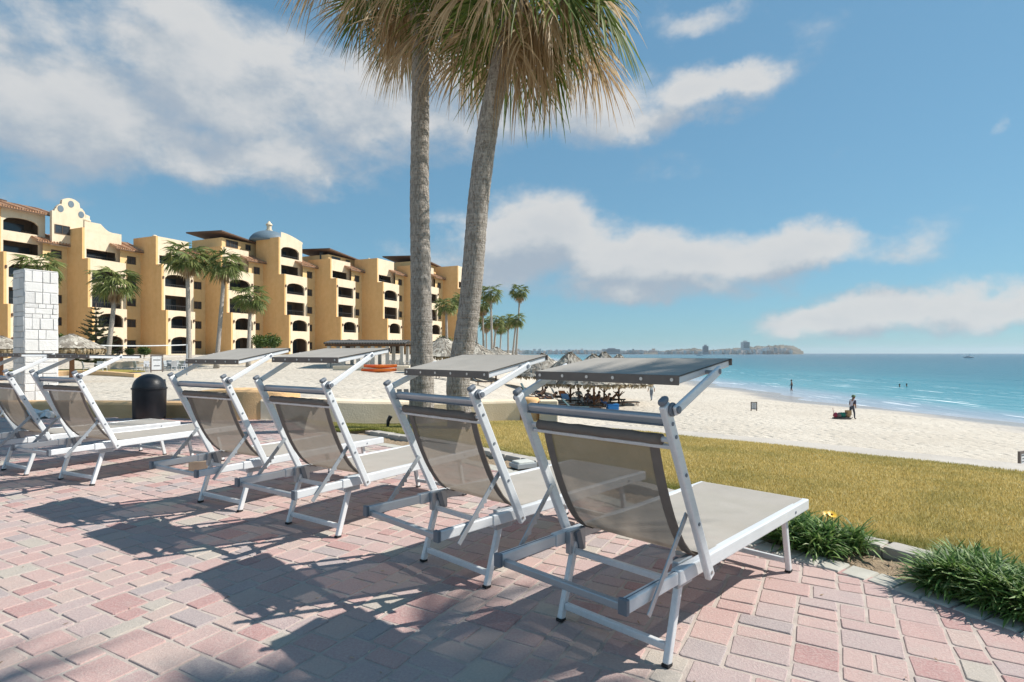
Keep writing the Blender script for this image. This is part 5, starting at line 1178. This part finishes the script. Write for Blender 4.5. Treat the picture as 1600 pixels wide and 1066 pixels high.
# ================================================================== PEOPLE
def pmat(name, c): return MATS.get(name) or simple(name, c, .8, 0, .12, 12)
for nme, c in (('skin', (.42, .24, .16)), ('skin_tan', (.33, .17, .10)), ('shirt_pale', (.58, .62, .62)), ('jeans', (.20, .23, .28)), ('trousers_dark', (.06, .065, .09)), ('vest_dark', (.07, .06, .09)), ('shirt_pink', (.60, .55, .60)), ('hair_dark', (.02, .015, .012)), ('cap_green', (.14, .22, .12)), ('swim_dark', (.03, .035, .06)), ('swim_floral', (.30, .28, .33)), ('shoe', (.09, .06, .045)), ('straw_hat', (.45, .34, .2)), ('swim_blue', (.07, .15, .34))): pmat(nme, c)
def seg_dist(c, a, b_):
    d = b_-a; u = max(0, min(1, (c-a).dot(d)/max(1e-6, d.length_squared))); return (c-(a+d*u)).length
def person(label, loc, rz, J, mats, hat=None, group=None, hair='hair_dark'):
    """J: joints; one continuous skinned body; mats: torso, legs, arms, feet, lower legs"""
    names = ['pelvis', 'waist', 'chest', 'neck', 'headc', 'headt', 'nose', 'shL', 'elL', 'wrL', 'haL', 'shR', 'elR', 'wrR', 'haR', 'hipL', 'knL', 'anL', 'toL', 'hipR', 'knR', 'anR', 'toR']
    rad = dict(pelvis=.15, waist=.135, chest=.16, neck=.058, headc=.098, headt=.085, nose=.025, sh=.075, el=.050, wr=.036, ha=.040, hip=.10, kn=.065, an=.045, to=.042)
    ed = [('pelvis', 'waist'), ('waist', 'chest'), ('chest', 'neck'), ('neck', 'headc'), ('headc', 'headt'), ('headc', 'nose')]
    for s_ in 'LR': ed += [('chest', 'sh'+s_), ('sh'+s_, 'el'+s_), ('el'+s_, 'wr'+s_), ('wr'+s_, 'ha'+s_), ('pelvis', 'hip'+s_), ('hip'+s_, 'kn'+s_), ('kn'+s_, 'an'+s_), ('an'+s_, 'to'+s_)]
    me = bpy.data.meshes.new('tmp'); me.from_pydata([J[n] for n in names], [(names.index(a), names.index(b_)) for a, b_ in ed], [])
    o = bpy.data.objects.new('tmp', me); col.objects.link(o); md = o.modifiers.new('skin', 'SKIN'); md.use_smooth_shade = True
    o.modifiers.new('sub', 'SUBSURF').levels = 1; o.modifiers['sub'].render_levels = 1
    sv = me.skin_vertices[0].data
    for i, n in enumerate(names):
        r_ = rad.get(n, rad.get(n[:-1])); sv[i].radius = (r_, r_*(.75 if n in ('chest', 'waist', 'pelvis') else 1)); sv[i].use_root = n == 'pelvis'
    dg = bpy.context.evaluated_depsgraph_get(); fin = bpy.data.meshes.new_from_object(o.evaluated_get(dg)); bpy.data.objects.remove(o); bpy.data.meshes.remove(me)
    root = thing('person', label, 'person', loc, rz, group)
    fin.materials.clear()
    for k in mats: fin.materials.append(M[k])
    segs = []
    for a, b_ in ed:
        kind = 2
        if a in ('pelvis', 'waist') and b_ in ('waist', 'chest'): kind = 0
        if a == 'chest' and b_.startswith('sh'): kind = 0
        if a.startswith('sh'): kind = 5
        if a == 'pelvis' and b_.startswith('hip'): kind = 1
        if a.startswith('hip'): kind = 1
        if a.startswith('kn'): kind = 4
        if a.startswith('an'): kind = 3
        segs.append((Vector(J[a]), Vector(J[b_]), kind))
    for p in fin.polygons:
        c = p.center; best = min(segs, key=lambda q: seg_dist(c, q[0], q[1])); p.material_index = best[2]; p.use_smooth = True
    link('body', fin, root)
    hc_ = Vector(J['headc']); ht = Vector(J['headt']); ax = (ht-hc_).normalized(); nz = (Vector(J['nose'])-hc_).normalized(); q = ax.to_track_quat('Z', 'Y')
    b = MB(); b.lathe([(.118, -.02)]+[(.118*math.cos(a), .135*math.sin(a)) for a in np.linspace(.1, 1.5, 7)], 14); b.v = [tuple(q @ Vector(v)+hc_+ax*.035-nz*.022) for v in b.v]; b.build('hair', M[hair], root, True)
    for s_ in (-1, 1):
        e = hc_+nz*.088+ax.cross(nz)*s_*.036+ax*.012; b = MB(); b.lathe([(.002, -.01), (.012, 0), (.002, .01)], 6, tuple(e)); b.build('eye', M['hair_dark'], root)
    if hat:
        b = MB(); b.lathe([(.19 if hat != 'cap_green' else .15, 0), (.19 if hat != 'cap_green' else .15, .015), (.125, .03), (.115, .10), (.06, .125), (.01, .13)], 16); b.v = [tuple(q @ Vector(v)+hc_+ax*.07) for v in b.v]; b.build('hat', M[hat], root, True)
    return root
def standing(stride=.22, h=1.72, swing=.15, bend=0.0):
    k = h/1.72; J = dict(pelvis=(0, 0, .95), waist=(0, .01+bend*.1, 1.12), chest=(0, .02+bend*.25, 1.33), neck=(0, .03+bend*.3, 1.48), headc=(0, .05+bend*.36, 1.60), headt=(0, .045+bend*.38, 1.68), nose=(0, .15+bend*.38, 1.59))
    for s_, n in ((-1, 'L'), (1, 'R')):
        st = stride*s_; sw = -swing*s_
        J.update({'sh'+n: (s_*.19, .02+bend*.26, 1.40), 'el'+n: (s_*.25, sw*.5+.0+bend*.2, 1.13), 'wr'+n: (s_*.25, sw+.06+bend*.2, .90), 'ha'+n: (s_*.245, sw+.09+bend*.2, .82), 'hip'+n: (s_*.09, 0, .90), 'kn'+n: (s_*.10, st*.5+.05, .50), 'an'+n: (s_*.10, st, .085+(.06 if st < 0 else 0)), 'to'+n: (s_*.11, st+.15, .035)})
    return {n: tuple(x*k for x in v) for n, v in J.items()}
def reclining(back=50, knees=.25, lift=.34):
    a = R(back); d = Vector((0, -math.cos(a), math.sin(a))); P0 = Vector((0, 0, lift+.12)); J = dict(pelvis=P0, waist=P0+d*.18, chest=P0+d*.40, neck=P0+d*.55, headc=P0+d*.66+Vector((0, .03, .02)), headt=P0+d*.75+Vector((0, .02, .02)), nose=P0+d*.66+Vector((0, .12, .06)))
    for s_, n in ((-1, 'L'), (1, 'R')):
        J.update({'sh'+n: P0+d*.46+Vector((s_*.19, 0, 0)), 'el'+n: P0+d*.22+Vector((s_*.27, .05, -.03)), 'wr'+n: P0+d*.12+Vector((s_*.22, .22, .06)), 'ha'+n: P0+d*.10+Vector((s_*.16, .30, .07)), 'hip'+n: P0+Vector((s_*.09, .03, 0)), 'kn'+n: P0+Vector((s_*.11, .42, knees*(1 if s_ > 0 else .6))), 'an'+n: P0+Vector((s_*.12, .80, -.02)), 'to'+n: P0+Vector((s_*.13, .90, .09))})
    return {n: tuple(v) for n, v in J.items()}
def at(px, D): q = PX(px, D); q.z = H(q.x, q.y); return q
# facing +Y local; rz turns
person('man in pale shirt and grey trousers walking away over the sand', at(1018, 51), R(10), standing(.20), ['shirt_pale', 'jeans', 'skin', 'shoe', 'jeans', 'shirt_pale'])
person('person in dark clothes walking far down the beach beyond the palapas', at(994, 73), R(0), standing(.18), ['vest_dark', 'trousers_dark', 'skin', 'shoe', 'trousers_dark', 'skin'])
vq = at(1331, 40)
person('beach seller in green cap, pale shirt and dark vest bending over his goods', vq, R(-70), standing(.16, 1.66, .05, .35), ['shirt_pink', 'trousers_dark', 'skin_tan', 'shoe', 'trousers_dark', 'vest_dark'], 'cap_green')
wq = PX(1237, 78); wq.z = SEA-.15
person('bather standing in the shallow water near the shore', wq, R(60), standing(.10, 1.7), ['swim_dark', 'swim_dark', 'skin_tan', 'skin_tan', 'skin_tan', 'skin_tan'])
for px, D in ((1406, 88), (1417, 89)):
    q = PX(px, D); q.z = SEA-1.30; person('swimmer with only head and shoulders above the turquoise water', q, R(50), standing(.05), ['swim_dark', 'swim_dark', 'skin_tan', 'skin_tan', 'skin_tan', 'skin_tan'], None, 'swimmers in the sea')
PP = 'people resting under the palapas'
for px, D, rz, bk, lab, mt, hat in [(846, 43.8, 60, 55, 'tanned bather with brown hair reclining on a dark lounger', ['skin', 'swim_dark', 'skin', 'skin', 'skin', 'skin'], None), (860, 41.5, 50, 40, 'dark haired bather lying back beside the garden wall side', ['skin_tan', 'swim_dark', 'skin_tan', 'skin_tan', 'skin_tan', 'skin_tan'], None),
                            (905, 47.5, 190, 70, 'person in pale shirt sitting up behind a palapa post', ['shirt_pale', 'jeans', 'skin', 'skin', 'skin', 'shirt_pale'], None), (918, 45.5, 160, 68, 'sitting person in straw hat under the palapa', ['swim_floral', 'swim_floral', 'skin', 'skin', 'skin', 'skin'], 'straw_hat'),
                            (925, 44.2, 140, 60, 'person in patterned clothes reclining beside the palapa post', ['swim_floral', 'swim_floral', 'skin_tan', 'skin_tan', 'swim_floral', 'skin_tan'], None), (933, 44.6, 120, 72, 'dark haired person in dark top sitting close to the post', ['vest_dark', 'swim_floral', 'skin', 'skin', 'skin', 'skin'], None),
                            (946, 43.2, 100, 62, 'bather in blue shorts reclining near the blue cooler', ['skin', 'swim_blue', 'skin', 'skin', 'skin', 'skin'], None), (956, 45.5, 80, 50, 'tanned bather lying behind the blue cooler', ['skin_tan', 'swim_dark', 'skin_tan', 'skin_tan', 'skin_tan', 'skin_tan'], None)]:
    person(lab, at(px, D), R(rz), reclining(bk), mt, hat, PP)
# seller's sled of goods
root = thing('goods_sled', 'low sled of green and red goods on the sand beside the seller', 'sled', at(1316, 40), R(8)); rg = random.Random(6)
simple('goods_green', (.02, .20, .13), .6); simple('goods_red', (.30, .03, .06), .6); simple('goods_tan', (.40, .25, .12), .7)
MB().b2(-.55, .5, -.3, .3, .06, .12).build('board', M['sign_wood'], root)
for s_ in (-1, 1): MB().tube([(-.6, s_*.25, .03), (.45, s_*.25, .03), (.62, s_*.25, .14)], .025, 6).build('runner', M['sign_wood'], root)
for k in range(7):
    x = -.45+.15*k; s_ = rg.uniform(.12, .19); MB().lathe([(s_*.3, 0), (s_, .08), (s_*.95, .22), (s_*.4, .34), (s_*.1, .36)], 10, (x, rg.uniform(-.12, .12), .12)).build('bundle', M[['goods_red', 'sign_wood', 'goods_green', 'goods_green', 'goods_green', 'sign_wood', 'goods_tan'][k]], root, True)
MB().b2(.32, .62, -.15, .15, .3, .62).build('basket', M['goods_tan'], root); MB().tube([(-.55, .1, .1), (-.66, .1, .8)], .015, 6).build('handle_pole', M['goods_red'], root)
# ================================================================== FAR COAST, BOAT
m, t = newmat('far_hill'); P = t.node('ShaderNodeNewGeometry').outputs['Position']; n = t.noise(t.vmath('MULTIPLY', P, (.012, .012, .05)), 1, 6, .7)
setp(t, t.ramp(n, [(.3, (.06, .06, .045)), (.5, (.13, .115, .085)), (.7, (.24, .20, .15))]), 1, normal=t.bump(n, 1, 12), spec=.05)
def ridge(name, label, D, pts, depth, seed):
    rr = random.Random(seed); P_, L = resample(pts, 120); rows = []
    for f, k in ((0, 0), (.12, .35), (.3, .75), (.5, 1), (.75, .7), (1, 0)):
        rows.append([((px-800)/880.8*D*(1+f*depth/D), D+f*depth+20*rr.uniform(-1, 1), -6+k*max(0, ZY(py, D)+6)*(1+.10*rr.uniform(-1, 1))) for px, py in P_])
    b = MB(); b.strip(rows); return tag(b.build(name, M['far_hill'], smooth=True), label, 'hill', kind='structure')
ridge('far_coast_hills', 'low far coast behind the bay', 3000, [(560, 549), (700, 547.5), (800, 547), (860, 548), (900, 546.5), (960, 548), (1000, 549), (1050, 551)], 900, 1)
ridge('headland', 'rocky headland with a town at the far side of the bay', 2600, [(1005, 551), (1030, 549), (1050, 546), (1066, 544.2), (1085, 543.2), (1100, 546), (1118, 545.5), (1140, 544), (1160, 542), (1185, 539.5), (1205, 538.5), (1225, 537.5), (1238, 539), (1248, 545), (1255, 552.4)], 700, 2)
m, t = newmat('town_white'); rn = t.node('ShaderNodeAttribute', attribute_name='rnd').outputs['Fac']; setp(t, t.ramp(rn, [(0, (.36, .32, .28)), (.4, (.58, .54, .50)), (.8, (.74, .72, .70)), (1, (.50, .36, .28))]), .9)
rr = random.Random(9); b = MB(); rv = []
def house(D, px, py, w_, h_):
    x = (px-800)/880.8*D; z = ZY(py, D); b.b2(x-w_/2, x+w_/2, D-6, D+10, z-8, z+h_); rv.extend([rr.random()]*8)
for k in range(330):
    px = rr.uniform(805, 1030); house(2880+rr.uniform(-60, 40), px, rr.uniform(549.0, 551.5), rr.uniform(5, 16), rr.uniform(3, 8) if rr.random() < .85 else rr.uniform(9, 16))
for k in range(300):
    px = rr.uniform(1030, 1236); top = np.interp(px, [1030, 1066, 1100, 1160, 1205, 1238], [550.5, 547.5, 549, 546.5, 543.5, 545.5]); house(2480+rr.uniform(-40, 40)+(551-top)*12, px, rr.uniform(top+1.0, 551.5), rr.uniform(5, 13), rr.uniform(3, 7))
me = b.mesh('far_town', M['town_white']); rnd_attr(me, rv); tag(link('far_town', me), 'scatter of far white houses along the bay and on the headland', 'town', kind='stuff')
def tower(label, px, D, y0, y1, w_, mat, n=1):
    x = (px-800)/880.8*D; z0, z1 = ZY(y1, D), ZY(y0, D); wd = w_/880.8*D; root = thing('tower_block', label, 'building', (x, D, z0-6))
    MB().b2(-wd/2, wd/2, 0, wd, 0, z1-z0+6).build('wall', mat, root); MB().b2(-wd*.3, wd*.2, wd*.2, wd*.6, z1-z0+6.01, z1-z0+12).build('roof_room', mat, root)
    for k in range(int((z1-z0)/5)): MB().b2(-wd*.46, wd*.46, -.6, -.05, 10+k*5, 12.6+k*5).build('window_band', M['glass_dark'], root)
simple('tower_grey', (.25, .27, .30), .8); simple('tower_pale', (.55, .54, .53), .8)
tower('dark high-rise tower alone on the low neck of the headland', 1103.5, 2400, 541, 551.5, 7, M['tower_grey']); tower('wide pale hotel block on top of the headland', 1166.5, 2450, 534.5, 545, 10, M['tower_pale']); tower('grey square block in the far town across the bay', 958, 2800, 546, 551, 22, M['tower_grey'])
# boat
simple('boat_white', (.75, .76, .77), .4)
def boat(label, px, D, L):
    q = PX(px, D, SEA+.2); root = thing('motor_boat', label, 'boat', q, R(170)); rows = []
    for k in range(13):
        f = k/12; w_ = L*.16*(1-max(0, f-.45)**2*3.2); x = -L/2+L*f; rows.append([(x, -w_, L*.11+L*.06*f*f), (x, -w_*.75, 0), (x, 0, -.4), (x, w_*.75, 0), (x, w_, L*.11+L*.06*f*f), (x, -w_, L*.11+L*.06*f*f)])
    b = MB(); b.strip(rows); b.build('hull', M['boat_white'], root, True)
    bevel(MB().b2(-L*.18, L*.14, -L*.1, L*.1, L*.10, L*.22).build('cabin', M['boat_white'], root), .1); MB().b2(-L*.165, L*.143, -L*.102, L*.102, L*.165, L*.205).build('cabin_window', M['glass_dark'], root)
    MB().b2(-L*.14, L*.06, -L*.09, L*.09, L*.30, L*.315).build('flybridge_roof', M['boat_white'], root)
    for sx in (-.12, .04):
        for sy in (-.08, .08): MB().tube([(L*sx, L*sy, L*.215), (L*sx, L*sy, L*.30)], .06, 5).build('post', M['boat_white'], root)
    MB().tube([(-L*.05, 0, L*.31), (-L*.08, 0, L*.52)], .07, 5).build('mast', M['dull_grey'], root)
boat('white motor boat on the open sea near the horizon', 1513, 620, 9.5)
boat('small boat lying off the headland', 1093, 1200, 14)
# ================================================================== HAZE over the bay
m = bpy.data.materials.new('haze_air'); m.use_nodes = True; t = NT(m.node_tree); t.n.clear(); MATS['haze_air'] = m
ho = t.node('ShaderNodeOutputMaterial'); vp = t.node('ShaderNodeVolumePrincipled'); t.l.new(vp.outputs[0], ho.inputs['Volume'])
vp.inputs['Color'].default_value = (.80, .90, 1, 1); vp.inputs['Density'].default_value = .00009; vp.inputs['Anisotropy'].default_value = .2
b = MB(); b.b2(-4200, 9400, -400, 9400, -48, 75)
tag(b.build('haze', m), 'thin sea haze over the bay', 'haze', kind='stuff')
